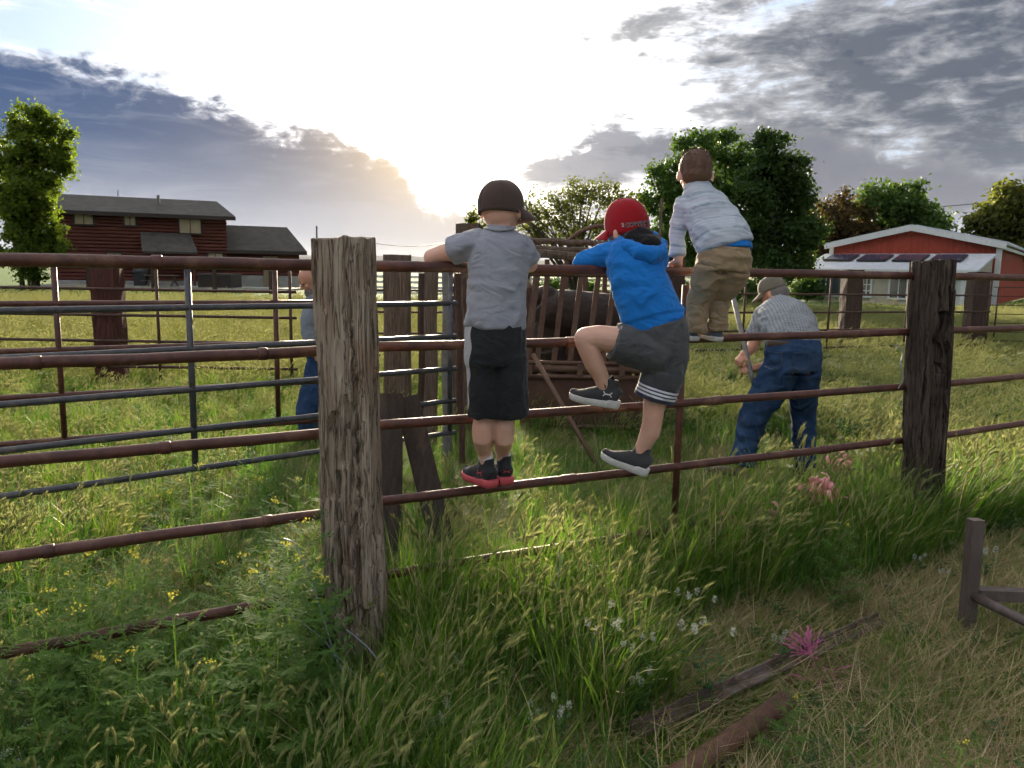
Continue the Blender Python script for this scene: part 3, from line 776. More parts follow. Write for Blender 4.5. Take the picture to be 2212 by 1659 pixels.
# ---- red barn with annex
def barn():
    Cn = at(2146, 657, 42.0); Cn.z = 0
    Ln = at(1790, 640, 47.0); Ln.z = 0
    P, a, n, W = plane_frame(Ln, Cn)          # gable wall from left corner to near corner, n towards the viewer
    zt = lambda u, v, Y: at(u, v, Y).z
    ez = zt(2146, 528, 42.0); rz = zt(1957, 492, 44.5)
    t = thing('red_barn', (Ln + Cn) / 2, 'red ribbed steel barn with pale roof at the far right', 'barn')
    back = -n; Ld = 21.0
    def ribbed(name, O, ax_, out, L, hfun, pitch=.30):
        mb = MB(); k = int(L / pitch); pitch = L / k; pts = []
        for i in range(k):
            for dx_, dy_ in ((0, 0), (.62, 0), (.70, .035), (.92, .035)): pts.append(((i + dx_) * pitch, dy_))
        pts.append((L, 0)); V = []
        for x, y in pts: V += [O + ax_ * x + out * y + Vector((0, 0, .05)), O + ax_ * x + out * y + Vector((0, 0, hfun(x)))]
        mb.add(V, [(2 * i, 2 * i + 2, 2 * i + 3, 2 * i + 1) for i in range(len(pts) - 1)])
        o = mb.build(name, M['barn_red'], t); o['kind'] = 'stuff'; return o
    apex = (at(1957, 492, 44.5) - P).dot(a); apex = W / 2
    ribbed('gable_wall', P, a, n, W, lambda x: ez + (rz - ez) * (1 - abs(x - apex) / apex))
    side_n = a
    ribbed('side_wall', Cn, back, side_n, Ld, lambda x: ez)
    # roof slopes
    mb = MB(); ov = .35
    def rp(x, y, z): return P + a * x - n * y + Vector((0, 0, z))
    sl_ = (rz - ez) / apex
    V = [rp(-ov, -ov, ez - ov * sl_ + .06), rp(apex, -ov, rz + .06), rp(W + ov, -ov, ez - ov * sl_ + .06), rp(-ov, Ld, ez - ov * sl_ + .06), rp(apex, Ld, rz + .06), rp(W + ov, Ld, ez - ov * sl_ + .06)]
    up = Vector((0, 0, .12)); V = V + [v + up for v in V]
    mb.add(V, [(0, 1, 4, 3), (1, 2, 5, 4), (6, 9, 10, 7), (7, 10, 11, 8), (0, 6, 7, 1), (1, 7, 8, 2), (2, 8, 11, 5), (0, 3, 9, 6)])
    o = mb.build('roof', M['roof_steel'], t); mb.fixn(o.data)
    mb = MB()
    for i in range(40):
        y = Ld * (i + .5) / 40; mb.beam(rp(apex + .1, y, rz + .17), rp(W + ov, y, ez - ov * sl_ + .20), .05, .05)
    ob = mb.build('roof_rib', M['roof_steel'], o); ob['kind'] = 'stuff'
    zz = Vector((0, 0, 1))
    MB().beam(rp(-ov, -ov - .04, ez - ov * sl_ - .02), rp(apex, -ov - .04, rz - .02), .05, .30).build('rake_trim', M['white'], t)
    MB().beam(rp(W + ov, -ov - .045, ez - ov * sl_ - .02), rp(apex, -ov - .045, rz - .02), .05, .30).build('rake_trim', M['white'], t)
    MB().box(rp(.0, -.06, ez / 2), (.24, .12, ez - .1), (a, n, zz)).build('corner_trim', M['white'], t)
    MB().box(rp(W + .02, -.06, ez / 2), (.26, .26, ez - .1), (a, n, zz)).build('corner_trim', M['white'], t)
    MB().box(rp(W + ov * .5 + .05, Ld / 2, ez - .2), (.12, Ld, .16), (a, n, zz)).build('gutter', M['white'], t)
    # annex
    A1 = at(1738, 640, 44.5); A2 = at(2098, 652, 39.0); A1.z = A2.z = 0
    P2, a2, n2, W2 = plane_frame(A1, A2)
    an = thing('annex', (A1 + A2) / 2, 'low cream annex with pale roof and skylights in front of the red barn', 'annex')
    he = zt(1738, 583, 44.5); hr = zt(1795, 552, 47.5) ; dp = 3.4
    q = lambda x, y, z: P2 + a2 * x - n2 * y + Vector((0, 0, z))
    MB().box(q(W2 / 2, dp / 2, he / 2), (W2, dp, he), (a2, n2, zz)).build('wall', M['cream'], an)
    mb = MB(); V = [q(-.3, -.45, he - .02), q(W2 + .25, -.45, he - .02), q(W2 + .25, dp + .1, hr), q(-.3, dp + .1, hr)]
    mb.prism(V, (0, 0, .1)); r = mb.build('roof', M['roof_steel'], an); mb.fixn(r.data)
    MB().beam(q(-.3, -.49, he + .0), q(W2 + .25, -.49, he + .0), .06, .17).build('fascia', M['white'], r)
    mb = MB(); mb.prism([q(W2 + .02, .02, he), q(W2 + .02, dp, he), q(W2 + .02, dp, hr - .02)], a2 * .08); w_ = mb.build('end_gable', M['cream'], an); mb.fixn(w_.data)
    rd = (q(0, dp, hr) - q(0, -.45, he)).normalized(); rn = a2.cross(rd).normalized()
    if rn.z < 0: rn = -rn
    for f in (.14, .36, .58, .80):
        c = q(W2 * f, dp * .60, he + (hr - he) * (.60 * dp + .45) / (dp + .55)) + rn * .17
        s_ = MB().box(c, (1.5, 1.5, .07), (a2, rd, rn)).build('skylight', M['trim_dark'], an)
        MB().box(c + rn * .045, (1.38, 1.38, .03), (a2, rd, rn)).build('pane', M['solar'], s_)
    # openings of the annex: frames, panes with bars
    for (x0, x1, z0, z1, bars) in ((.35, 1.95, .35, 1.62, 1), (2.55, 3.5, .35, 1.62, 4), (4.5, 5.7, .3, 1.62, 2), (6.3, 8.0, .45, 1.62, 1), (8.6, 9.2, .9, 1.5, 0)):
        if x1 > W2: continue
        fr = MB(); c = .10
        for z in (z0, z1): fr.box(q((x0 + x1) / 2, -.05, z), (x1 - x0 + 2 * c, .12, c), (a2, n2, zz))
        for x in (x0 - c / 2, x1 + c / 2): fr.box(q(x, -.05, (z0 + z1) / 2), (c, .12, z1 - z0 - c), (a2, n2, zz))
        for i in range(bars):
            x = x0 + (x1 - x0) * (i + 1) / (bars + 1); fr.box(q(x, -.05, (z0 + z1) / 2), (.05, .08, z1 - z0 - c), (a2, n2, zz))
        if bars == 4:
            for i in range(3): fr.box(q((x0 + x1) / 2, -.06, z0 + (z1 - z0) * (i + 1) / 4), (x1 - x0, .06, .045), (a2, n2, zz))
        w_ = fr.build('window', M['white'], an)
        MB().box(q((x0 + x1) / 2, -.02, (z0 + z1) / 2), (x1 - x0 - .01, .05, z1 - z0 - .1), (a2, n2, zz)).build('pane', M['pane'], w_)
    MB().box(q(2.2, -.05, he / 2), (.22, .14, he - .03), (a2, n2, zz)).build('pier', M['beige_trim'], an)
    # pale tank beside the annex
    tp = at(2080, 650, 39.6); tp.z = 0
    tk = thing('water_tank', tp, 'pale square tank by the barn corner right of the split post', 'tank')
    MB().box(tp + Vector((.1, 0, .66)), (1.25, 1.25, 1.32)).build('tank', M['white'], tk)
    MB().box(tp + Vector((.1, 0, 1.36)), (1.32, 1.32, .08)).build('lid', M['galv'], tk)
barn()

# ================================================================== trees
M['bark'] = surf('grey brown bark', (.11, .085, .065), (.06, .047, .038), 6, (1, 1, .25), .9, bstr=.6, bdist=.03)
M['leaf_dark'] = leafmat('dark green leaf', (.030, .062, .016), (.055, .10, .026), .38)
M['leaf_mid'] = leafmat('mid green leaf', (.045, .095, .022), (.085, .145, .035), .42)
M['leaf_olive'] = leafmat('olive leaf', (.07, .085, .022), (.14, .145, .040), .55)
M['leaf_brown'] = leafmat('purple brown leaf', (.055, .036, .018), (.095, .060, .026), .40)
M['leaf_poplar'] = leafmat('poplar leaf', (.06, .11, .018), (.15, .18, .026), .62)
def leaves_mesh(cen, nor, size, aspect=1.5, seed=0):
    """many leaf faces; cen (N,3)"""
    r = np.random.default_rng(seed); N = len(cen)
    d = r.normal(size=(N, 3)); d /= np.linalg.norm(d, axis=1)[:, None]
    t = np.cross(nor, d); t /= np.linalg.norm(t, axis=1)[:, None] + 1e-9
    b = np.cross(nor, t)
    sz = (size * r.uniform(.6, 1.35, N))[:, None]
    fold = nor * sz * .18
    V = np.stack([cen - t * sz * aspect * .5, cen + b * sz * .45 + fold, cen + t * sz * aspect * .5, cen - b * sz * .45 + fold], 1).reshape(-1, 3)
    i = np.arange(N) * 4
    F = np.stack([np.stack([i, i + 1, i + 2], 1), np.stack([i, i + 2, i + 3], 1)], 1).reshape(-1, 3)
    me = bpy.data.meshes.new('crown'); me.vertices.add(len(V)); me.vertices.foreach_set('co', V.astype(np.float32).ravel())
    me.loops.add(len(F) * 3); me.loops.foreach_set('vertex_index', F.astype(np.int32).ravel())
    me.polygons.add(len(F)); me.polygons.foreach_set('loop_start', np.arange(0, len(F) * 3, 3, dtype=np.int32)); me.update(calc_edges=True); me.validate()
    set_attr(me, 'var', np.repeat(r.uniform(0, 1, N), 4))
    return me
def tree(name, base, H, lobes, nleaf, lsize, mat, label, seed, trunk_r=.22, limbs=9, clump=.5, hole=.1, group='trees behind the corral', shell=.55):
    """lobes: list of (dx, dy, z, rx, ry, rz) ellipsoids relative to the base; leaves gather in clumps along twigs"""
    base = Vector(base); r = np.random.default_rng(seed); t = thing(name, base, label, 'tree', group)
    mb = MB(); top = max(l[2] for l in lobes)
    mb.tube([base + Vector((0, 0, -.1)), base + Vector((.05, 0, H * .15)), base + Vector((-.05, .05, H * .35)), base + Vector((.1, 0, top * .95))], [trunk_r * 1.25, trunk_r, trunk_r * .75, trunk_r * .18], 9)
    mb.build('trunk', M['bark'], t, True)
    cl = []; vol = np.array([l[3] * l[4] * l[5] for l in lobes]); vol = vol ** .8; vol /= vol.sum()
    ncl = max(30, nleaf // 60)
    for k in range(ncl):
        l = lobes[r.choice(len(lobes), p=vol)]
        d = r.normal(size=3); d /= np.linalg.norm(d); q = (shell + (1 - shell) * r.random()) if r.random() < .8 else r.random()
        cl.append((l[0] + d[0] * l[3] * q, l[1] + d[1] * l[4] * q, l[2] + d[2] * l[5] * q))
    cl = np.array(cl)
    mb = MB()
    for k in range(limbs):
        c = cl[r.integers(len(cl))]; z0 = min(c[2] * .7, H * r.uniform(.15, .55)); s0 = base + Vector((0, 0, z0)); e = base + Vector(c)
        m_ = s0.lerp(e, .5) + Vector((0, 0, .06 * H)) ; mb.tube([s0, m_, e], [trunk_r * .42, trunk_r * .24, trunk_r * .05], 6)
    for k in range(limbs * 6):
        c = cl[r.integers(len(cl))]; j = np.argsort(((cl - c) ** 2).sum(1))[r.integers(1, 7)]
        mb.tube([base + Vector(c), base + Vector(cl[j])], [trunk_r * .10, trunk_r * .03], 4)
    b_ = mb.build('limbs', M['bark'], t, True); b_['kind'] = 'stuff'
    w = r.random(len(cl)) ** 1.2 + .25; w /= w.sum()
    idx = r.choice(len(cl), nleaf, p=w); off = r.normal(size=(nleaf, 3)) * clump * np.array([1, 1, .75]) * r.uniform(.5, 1.0, (nleaf, 1))
    cen = cl[idx] + off; cen[:, 2] = np.maximum(cen[:, 2], .15)
    hn = vnoise(cen * .9 / max(clump, .2), seed + 4); cen = cen[hn > -1 + 2 * hole]
    nor = r.normal(size=(len(cen), 3)) + np.array([0, 0, .5]); nor /= np.linalg.norm(nor, axis=1)[:, None]
    me = leaves_mesh(cen + np.array(base), nor, lsize, 1.5, seed + 1)
    o = link('crown', me, mat, t); o['kind'] = 'stuff'
    return t
def gb_(u, v, Y):
    p = at(u, v, Y); p.z = 0; return p
def sc(px, Y): return px / FOCAL_PX * Y
# tall poplar at the far left
Yp = 40; b = gb_(72, 612, Yp)
k = Yp / FOCAL_PX
lob = []
for (u, v, rw, rh) in ((60, 262, 32, 40), (98, 268, 28, 36), (128, 290, 22, 36), (60, 330, 40, 55), (110, 350, 42, 60), (22, 345, 26, 45), (20, 400, 30, 60), (140, 352, 20, 36), (80, 420, 62, 60), (70, 490, 60, 60), (75, 560, 58, 50), (118, 520, 36, 48), (30, 460, 32, 50)):
    c = at(u, v, Yp); lob.append((c.x - b.x, random.uniform(-.6, .6), c.z, rw * k, rw * k, rh * k))
tree('poplar_tree', b, 9.0, lob, 30000, .13, M['leaf_poplar'], 'tall bright green poplar with a ragged top at the far left', 3, .24, 10, .24, .14, shell=.5)
def crown_from_px(Y, spec, b):
    k = Y / FOCAL_PX; out = []
    for i, (u, v, rw, rh) in enumerate(spec):
        c = at(u, v, Y); out.append((c.x - b.x, ((i * 37) % 7 - 3) * .25, c.z, rw * k, rw * k * .9, rh * k))
    return out
Y = 30; b = gb_(1245, 585, Y)
tree('open_tree', b, 3.5, crown_from_px(Y, [(1080, 450, 45, 30), (1150, 460, 55, 45), (1210, 440, 55, 45), (1275, 425, 60, 45), (1330, 450, 45, 45), (1240, 500, 80, 40), (1140, 510, 60, 35), (1320, 520, 50, 35)], b), 11000, .075, M['leaf_olive'], 'airy olive green tree with bare twigs between the dark cap and the red cap', 12, .10, 60, .24, .16, shell=.3)
Y = 34; b = gb_(1030, 590, Y)
tree('conifer_tree', b, 3.0, crown_from_px(Y, [(1022, 470, 16, 26), (1030, 500, 26, 26), (1035, 535, 34, 30)], b), 3500, .07, M['leaf_olive'], 'small dark conifer top left of the grey shirted person', 14, .08, 8, .14, .1)
Y = 36; b = gb_(1560, 600, Y)
tree('broad_tree', b, 7.0, crown_from_px(Y, [(1500, 340, 55, 50), (1560, 315, 45, 40), (1450, 380, 50, 40), (1430, 430, 42, 35), (1510, 420, 70, 50), (1590, 360, 50, 50), (1460, 480, 60, 45), (1540, 500, 80, 50), (1420, 520, 35, 30), (1490, 560, 70, 35), (1612, 390, 42, 60), (1610, 470, 50, 60)], b), 29000, .125, M['leaf_mid'], 'broad green tree behind the person in the striped shirt', 15, .26, 20, .27, .2)
Y = 33; b = gb_(1662, 600, Y)
tree('dark_tree', b, 7.0, crown_from_px(Y, [(1650, 330, 36, 48), (1705, 375, 34, 48), (1650, 400, 58, 58), (1700, 440, 58, 50), (1620, 450, 44, 50), (1735, 425, 28, 36), (1660, 520, 75, 55), (1725, 500, 40, 45), (1690, 570, 70, 35)], b), 30000, .115, M['leaf_dark'], 'tall dense dark green tree right of the highest climber', 16, .28, 14, .24, .13)
Y = 58; b = gb_(1815, 600, Y)
tree('purple_tree', b, 6.0, crown_from_px(Y, [(1770, 490, 42, 60), (1800, 470, 30, 45), (1825, 440, 16, 34), (1850, 490, 46, 60), (1800, 540, 66, 50), (1895, 530, 45, 40), (1760, 560, 45, 35)], b), 14000, .19, M['leaf_brown'], 'brown leaved tree behind the low annex roof', 17, .26, 14, .44, .12)
Y = 60; b = gb_(1950, 600, Y)
tree('bright_tree', b, 8.0, crown_from_px(Y, [(1890, 440, 45, 42), (1940, 430, 42, 42), (1985, 450, 42, 40), (1915, 490, 60, 45), (1990, 490, 40, 35), (2020, 500, 34, 30), (2035, 480, 22, 20), (1940, 540, 90, 40)], b), 15000, .23, M['leaf_mid'], 'bright green rounded tree rising behind the red barn roof', 18, .3, 12, .5, .08)
Y = 55; b = gb_(2180, 600, Y)
tree('walnut_tree', b, 7.0, crown_from_px(Y, [(2130, 450, 34, 26), (2175, 425, 38, 28), (2210, 440, 40, 40), (2150, 485, 45, 28), (2230, 490, 60, 50), (2180, 530, 60, 30)], b), 9000, .25, M['leaf_olive'], 'loose leaved tree at the right edge above the barn', 19, .25, 22, .42, .2)
# low shrubs between tree trunks and corral
for i, (u, v, w, h, Y, mt, lb) in enumerate(((1640, 590, 60, 40, 30, 'leaf_mid', 'low green shrub under the dark tree beside the tan trousers'), (1220, 592, 110, 22, 31, 'leaf_mid', 'low hedge of green bushes under the airy tree'), (1440, 585, 70, 30, 31, 'leaf_dark', 'dark bush under the broad tree behind the blue hoodie'), (1745, 610, 40, 26, 43, 'leaf_dark', 'dark shrub left of the annex wall'))):
    b = gb_(u, 610, Y); k = Y / FOCAL_PX
    tree('shrub', b, 1.2, [(-w * .4 * k, 0, .5, w * .5 * k, .6, h * k), (w * .4 * k, 0, .55, w * .5 * k, .6, h * k * 1.1), (0, .2, .7, w * .5 * k, .6, h * k)], 3500, .10, M[mt], lb, 40 + i, .05, 5, .25, .1, group='shrubs below the trees')
# power line and utility poles
up_ = thing('utility_pole', gb_(2068, 600, 70), 'thin wooden utility pole seen beyond the barn roof carrying wires', 'utility pole')
pp = at(2068, 440, 70)
for (u0, v0, Y0, u1, v1, Y1, lb) in ((1500, 468, 70, 2240, 428, 60, 'power line sagging across the trees to the right edge'), (805, 525, 120, 1000, 519, 100, 'thin power line over the mountain left of the grey shirted person')):
    A_, B_ = at(u0, v0, Y0), at(u1, v1, Y1)
    tag(MB().tube([A_.lerp(B_, i / 8) - Vector((0, 0, .006 * Y1 * math.sin(i / 8 * math.pi))) for i in range(9)], .0005 * Y1, 5).build('power_line', M['dark_metal'], None, True), lb, 'wire')
bpy.data.objects.remove(up_)
ant = at(684, 516, 60); an_ = thing('aerial_mast', Vector((ant.x, ant.y, 0)), 'slim ladder aerial mast right of the log house roof', 'antenna')
MB().tube([Vector((ant.x, ant.y, 0)), at(684, 488, 60)], .05, 6).build('mast', M['dark_metal'], an_)
for i in range(6): 
    q_ = at(684, 492 + i * 5, 60); MB().box(q_, (.22, .03, .03)).build('element', M['dark_metal'], an_)
# ================================================================== people
from mathutils.bvhtree import BVHTree
def skinmat(name, c):
    m, t, b, o = new_mat(name); v = coords(t)
    n1 = noise_n(t, v, 30, 4); n2 = noise_n(t, v, 7, 3)
    cc = mixc(t, n1.step(.3, .7) * .35, c, (c[0] * .85, c[1] * .72, c[2] * .66)); cc = mixc(t, n2.step(.4, .7) * .3, cc, (c[0] * 1.02, c[1] * .78, c[2] * .7))
    put(t, b, 'Base Color', cc); b.inputs['Roughness'].default_value = .5; b.inputs['Specular IOR Level'].default_value = .35
    b.inputs['Subsurface Weight'].default_value = .25; b.inputs['Subsurface Radius'].default_value = (.012, .005, .003); b.inputs['Subsurface Scale'].default_value = .6
    bump(t, b, n1, .08, .001)
    return m
M['skin'] = skinmat('child skin', (.70, .43, .33)); M['skin_tan'] = skinmat('tanned skin', (.52, .27, .18))
M['eye'] = glassmat('eye', (.08, .05, .03))
M['tee'] = cloth('grey blue cotton tee', (.27, .28, .32), (.225, .235, .28))
M['black_cloth'] = cloth('black sports cloth', (.022, .024, .026), (.015, .016, .018), rough=.75)
M['grey_short'] = None
M['hood_blue'] = cloth('bright blue hoodie', (.012, .165, .52), (.009, .125, .43), weave=500)
M['hood_dark'] = cloth('dark hood lining', (.014, .013, .014))
M['khaki'] = cloth('tan corduroy', (.30, .215, .13), (.25, .175, .10), weave=420, bstr=.4)
M['cap_dark'] = cloth('dark maroon grey cap cloth', (.080, .054, .045), (.060, .040, .034), fold=0.0)
M['cap_red'] = cloth('red cap cloth', (.30, .010, .016), (.25, .008, .013), fold=0.0)
M['cap_tan'] = cloth('faded camouflage cap cloth', (.16, .14, .105), (.09, .08, .06), fold=0.0)
M['shoe_black'] = cloth('black knit shoe', (.030, .031, .034), (.022, .022, .025), 700, fold=0.0)
M['shoe_grey'] = cloth('charcoal knit shoe', (.055, .056, .058), (.04, .04, .042), 700, fold=0.0)
M['shoe_canvas'] = cloth('grey canvas shoe', (.09, .105, .13), (.075, .085, .105), 700, fold=0.0)
M['boot'] = cloth('brown leather boot', (.07, .045, .03), (.05, .032, .022), 200, .6, fold=0.0)
M['sole_red'] = surf('coral red rubber', (.62, .10, .12), (.52, .08, .10), 20, rough=.55, bstr=.1)
M['sole_white'] = surf('off white rubber', (.62, .61, .58), (.50, .49, .46), 20, rough=.6, bstr=.1)
M['sock_white'] = cloth('white sock', (.62, .62, .64), fold=0.0); M['sock_black'] = cloth('black sock', (.016, .016, .018), fold=0.0)
M['print_white'] = surf('white print', (.72, .72, .72), (.66, .66, .66), 20, rough=.7, bstr=0)
M['print_red'] = surf('coral print', (.66, .10, .12), (.60, .09, .11), 20, rough=.6, bstr=0)
M['print_black'] = surf('black thread lettering', (.02, .02, .022), (.015, .015, .016), 20, rough=.7, bstr=0)
M['hair'] = surf('brown hair', (.145, .078, .044), (.095, .052, .03), 60, (1, 1, .3), .55, c=(.13, .075, .04), bstr=.3)
M['hair_grey'] = surf('grey hair', (.20, .18, .16), (.12, .11, .10), 60, rough=.7)
M['smock'] = cloth('grey work coat', (.17, .19, .22), (.13, .145, .17))

def denim():
    m, t, b, o = new_mat('blue denim'); v = coords(t)
    n1 = noise_n(t, v, 5, 5, .6, .4); n2 = noise_n(t, v, 420, 2); n3 = noise_n(t, v, 16, 4, .6, .5, (1, 1, .4))
    cc = mixc(t, n1.step(.35, .7), (.012, .034, .085), (.028, .064, .135)); cc = mixc(t, n3.step(.5, .75) * .5, cc, (.06, .085, .135)); cc = mixc(t, n2.step(.4, .7) * .3, cc, (.08, .10, .15))
    put(t, b, 'Base Color', cc); b.inputs['Roughness'].default_value = .9; b.inputs['Specular IOR Level'].default_value = .1
    bump(t, b, n2 * .4 + n3, .35, .004); return m
M['denim'] = denim()
M['stitch'] = cloth('faded denim seam', (.055, .075, .115), fold=0.0)
def stripe_shirt():      # pale woven shirt with teal bands across the body
    m, t, b, o = new_mat('pale striped shirt'); v = coords(t); cu, cv = attr(t, 'cu'), attr(t, 'cv')
    n1 = noise_n(t, v, 8, 4); n2 = noise_n(t, v, 600, 2); n3 = noise_n(t, v, 40, 3, .6, 0, (.4, 1, 3))
    base = mixc(t, n1.step(.3, .7), (.44, .48, .54), (.37, .41, .47))
    f = ((cv + (n1 - .5) * .02) * 15.0).frac(); band = (f - .5).abs().lt(.10); fine = ((cv * 62.0).frac() - .5).abs().lt(.14)
    f2 = ((cv * 15.0 + .32).frac() - .5).abs().lt(.05)
    c = mixc(t, band * (n3.step(.36, .58)), base, (.20, .28, .34)); c = mixc(t, f2 * .6, c, (.30, .40, .46)); c = mixc(t, fine * .25, c, (.62, .63, .66)); c = mixc(t, n2.step(.4, .7) * .3, c, (.62, .63, .66))
    put(t, b, 'Base Color', c); b.inputs['Roughness'].default_value = .9; b.inputs['Specular IOR Level'].default_value = .1; bump(t, b, n2 * .5 + n1, .3, .002); return m
M['stripe_shirt'] = stripe_shirt()
def check_shirt():
    m, t, b, o = new_mat('small check shirt'); v = coords(t); cu, cv = attr(t, 'cu'), attr(t, 'cv'); n1 = noise_n(t, v, 6, 4)
    a = ((cu * 46.0).frac() - .5).abs().lt(.16); d = ((cv * 46.0).frac() - .5).abs().lt(.16)
    c = mixc(t, n1.step(.3, .7), (.33, .345, .35), (.27, .285, .295)); c = mixc(t, a * .62, c, (.14, .16, .20)); c = mixc(t, d * .62, c, (.14, .17, .20))
    put(t, b, 'Base Color', c); b.inputs['Roughness'].default_value = .9; b.inputs['Specular IOR Level'].default_value = .1; bump(t, b, n1, .3, .004); return m
M['check_shirt'] = check_shirt()
def banded(name, base, base2, bands, alt=None, weave=700):
    """cloth with printed bands where the attribute cv lies inside (lo, hi)"""
    m = cloth(name, base, base2, weave); t = m.node_tree; b = [n for n in t.nodes if n.type == 'BSDF_PRINCIPLED'][0]
    src = S(t, b.inputs['Base Color'].links[0].from_socket); cv = attr(t, 'cv')
    for lo, hi, col_ in bands:
        src = mixc(t, cv.gt(lo) * cv.lt(hi), src, col_)
    put(t, b, 'Base Color', src); return m
M['short_stripe'] = banded('charcoal shorts with three white stripes', (.075, .078, .082), (.058, .06, .064), [(-.012, .064, (.05, .05, .085)), (.018, .027, (.70, .70, .74)), (.033, .042, (.70, .70, .74)), (.048, .057, (.70, .70, .74))])
M['short_panel'] = banded('black shorts with pale side panel', (.022, .024, .026), (.015, .016, .018), [(0, 1, (.40, .41, .46))])

def remesh(mb, voxel, smooth=6, fac=.5, keep=False):
    me = mb.mesh('tmp'); mb.fixn(me) if keep else None
    o = bpy.data.objects.new('tmp', me); C.objects.link(o)
    m = o.modifiers.new('r', 'REMESH'); m.mode = 'VOXEL'; m.voxel_size = voxel; m.use_smooth_shade = True
    if smooth:
        s_ = o.modifiers.new('s', 'SMOOTH'); s_.factor = fac; s_.iterations = smooth
    dg = bpy.context.evaluated_depsgraph_get(); dg.update()
    out = bpy.data.meshes.new_from_object(o.evaluated_get(dg)); out.materials.clear()
    bpy.data.objects.remove(o); bpy.data.meshes.remove(me)
    return out
def wrinkle(me, amp, f=(14, 14, 22), seed=0, ridg=True, fine=.35):
    co, no = get_co(me), get_no(me)
    q = co * np.array(f); q = q + .6 * np.stack([vnoise(co * 9, seed + 50), vnoise(co * 9, seed + 51), vnoise(co * 9, seed + 52)], 1)
    n = fbm(q, 2, seed)
    amp = amp * 1.5
    d = (1 - 2.6 * np.abs(n)) * .6 if ridg else n
    d = d + fine * fbm(co * np.array(f) * 2.7, 2, seed + 7)
    set_co(me, co + no * (amp * d)[:, None])
def wr_obj(name, mb, voxel, mat, parent, smooth=6, amp=0, f=(14, 14, 22), seed=0, attrs=None):
    me = remesh(mb, voxel, smooth)
    if amp: wrinkle(me, amp, f, seed)
    if attrs is not None:
        co = get_co(me)
        for k, fn in attrs.items(): set_attr(me, k, fn(co))
    return link(name, me, mat, parent, True)
def sph_tube(mb, pts, r, n=14, lat=None, ends=True):
    mb.tube(pts, r, n, True, lat)
    if ends:
        for i in (0, -1):
            k = r[i] if isinstance(r, list) else r
            k = k if not isinstance(k, (tuple, list)) else min(k)
            mb.ell(pts[i], k * .98, None, 10, 7)
def hand(mb, w, d, nrm, s=1.0, curl=(.9, .9, .9, .9), side=1, thumb=.5, spread=.05):
    """hand: w wrist, d towards the knuckles, nrm the way the palm faces; side +1 puts the thumb along d x nrm"""
    d = Vector(d).normalized(); nrm = (Vector(nrm) - d * d.dot(nrm)).normalized(); sd = d.cross(nrm) * side
    pl, pw, pt = .058 * s, .030 * s, .013 * s
    mb.tube([w, w + d * pl * .35, w + d * pl * .75, w + d * pl], [(pw * .62, pt * 1.05), (pw * .88, pt * 1.1), (pw, pt), (pw * .95, pt * .8)], 12, True, sd)
    ln = (.046, .051, .047, .036)
    for i in range(4):
        o_ = w + d * pl * (.96 if i in (1, 2) else .90) + sd * pw * (.74 - .49 * i)
        L = ln[i] * s; a = 0.0; p = o_ - d * .012 * s; pts = [p, o_]; dirv = (d + sd * spread * (1.5 - i)).normalized(); p = o_
        for k, fr in enumerate((.46, .31, .23)):
            a += curl[i] * (.75, .95, .6)[k]
            v = dirv * math.cos(a) + nrm * math.sin(a); p = p + v * L * fr; pts.append(p)
        mb.tube(pts, [.0082 * s, .0080 * s, .0074 * s, .0066 * s, .0052 * s], 8); mb.ell(pts[-1], .0053 * s, None, 8, 6)
    b = w + d * pl * .22 + sd * pw * .72
    t1 = b + (sd * .75 + d * .55 + nrm * thumb * .4).normalized() * .026 * s; t2 = t1 + (sd * (.35 - .5 * thumb) + d * .8 + nrm * thumb).normalized() * .024 * s; t3 = t2 + (d * .8 - sd * thumb * .5 + nrm * thumb).normalized() * .017 * s
    mb.tube([b - sd * .006 * s, t1, t2, t3], [.0115 * s, .0098 * s, .0085 * s, .006 * s], 8); mb.ell(t3, .0062 * s, None, 8, 6)
def head(mb, c, f, up, w=.148, h=.20, l=.178):
    """skull, jaw, nose, lips, brow and ears; f where the face looks"""
    f = Vector(f).normalized(); up = Vector(up); up = (up - f * up.dot(f)).normalized(); s = f.cross(up)
    A = (s, f, up)
    mb.ell(c + up * h * .10, (w / 2, l / 2, h * .40), A, 20, 14)
    mb.ell(c - up * h * .08 - f * l * .06, (w * .44, l * .40, h * .33), A, 18, 12)
    mb.ell(c - up * h * .20 + f * l * .16, (w * .37, l * .30, h * .29), A, 18, 12)
    mb.ell(c - up * h * .40 + f * l * .30, (w * .17, l * .12, h * .085), A)
    mb.tube([c + up * h * .04 + f * l * .45, c - up * h * .07 + f * l * .53, c - up * h * .13 + f * l * .50], [w * .05, w * .075, w * .085], 8)
    mb.ell(c - up * h * .235 + f * l * .44, (w * .14, l * .04, h * .022), A); mb.ell(c - up * h * .27 + f * l * .43, (w * .12, l * .04, h * .024), A)
    for q in (-1, 1):
        mb.ell(c + up * h * .075 + f * l * .42 + s * q * w * .2, (w * .16, l * .05, h * .03), A)
        mb.ell(c - up * h * .1 + f * l * .33 + s * q * w * .25, (w * .15, l * .11, h * .09), A)
        e = c - up * h * .06 - f * l * .03 + s * q * w * .53
        mb.ell(e, (w * .055, l * .10, h * .135), ((s * q + f * -.5).normalized(), (f + s * q * .5).normalized(), up), 12, 9)
    return A
def face_eyes(parent, c, A, w, h, l):
    s, f, up = A
    for q in (-1, 1):
        MB().ell(c + up * h * .02 + f * l * .415 + s * q * w * .21, (w * .075, l * .03, h * .032), A, 10, 8).build('eye', M['eye'], parent, True)
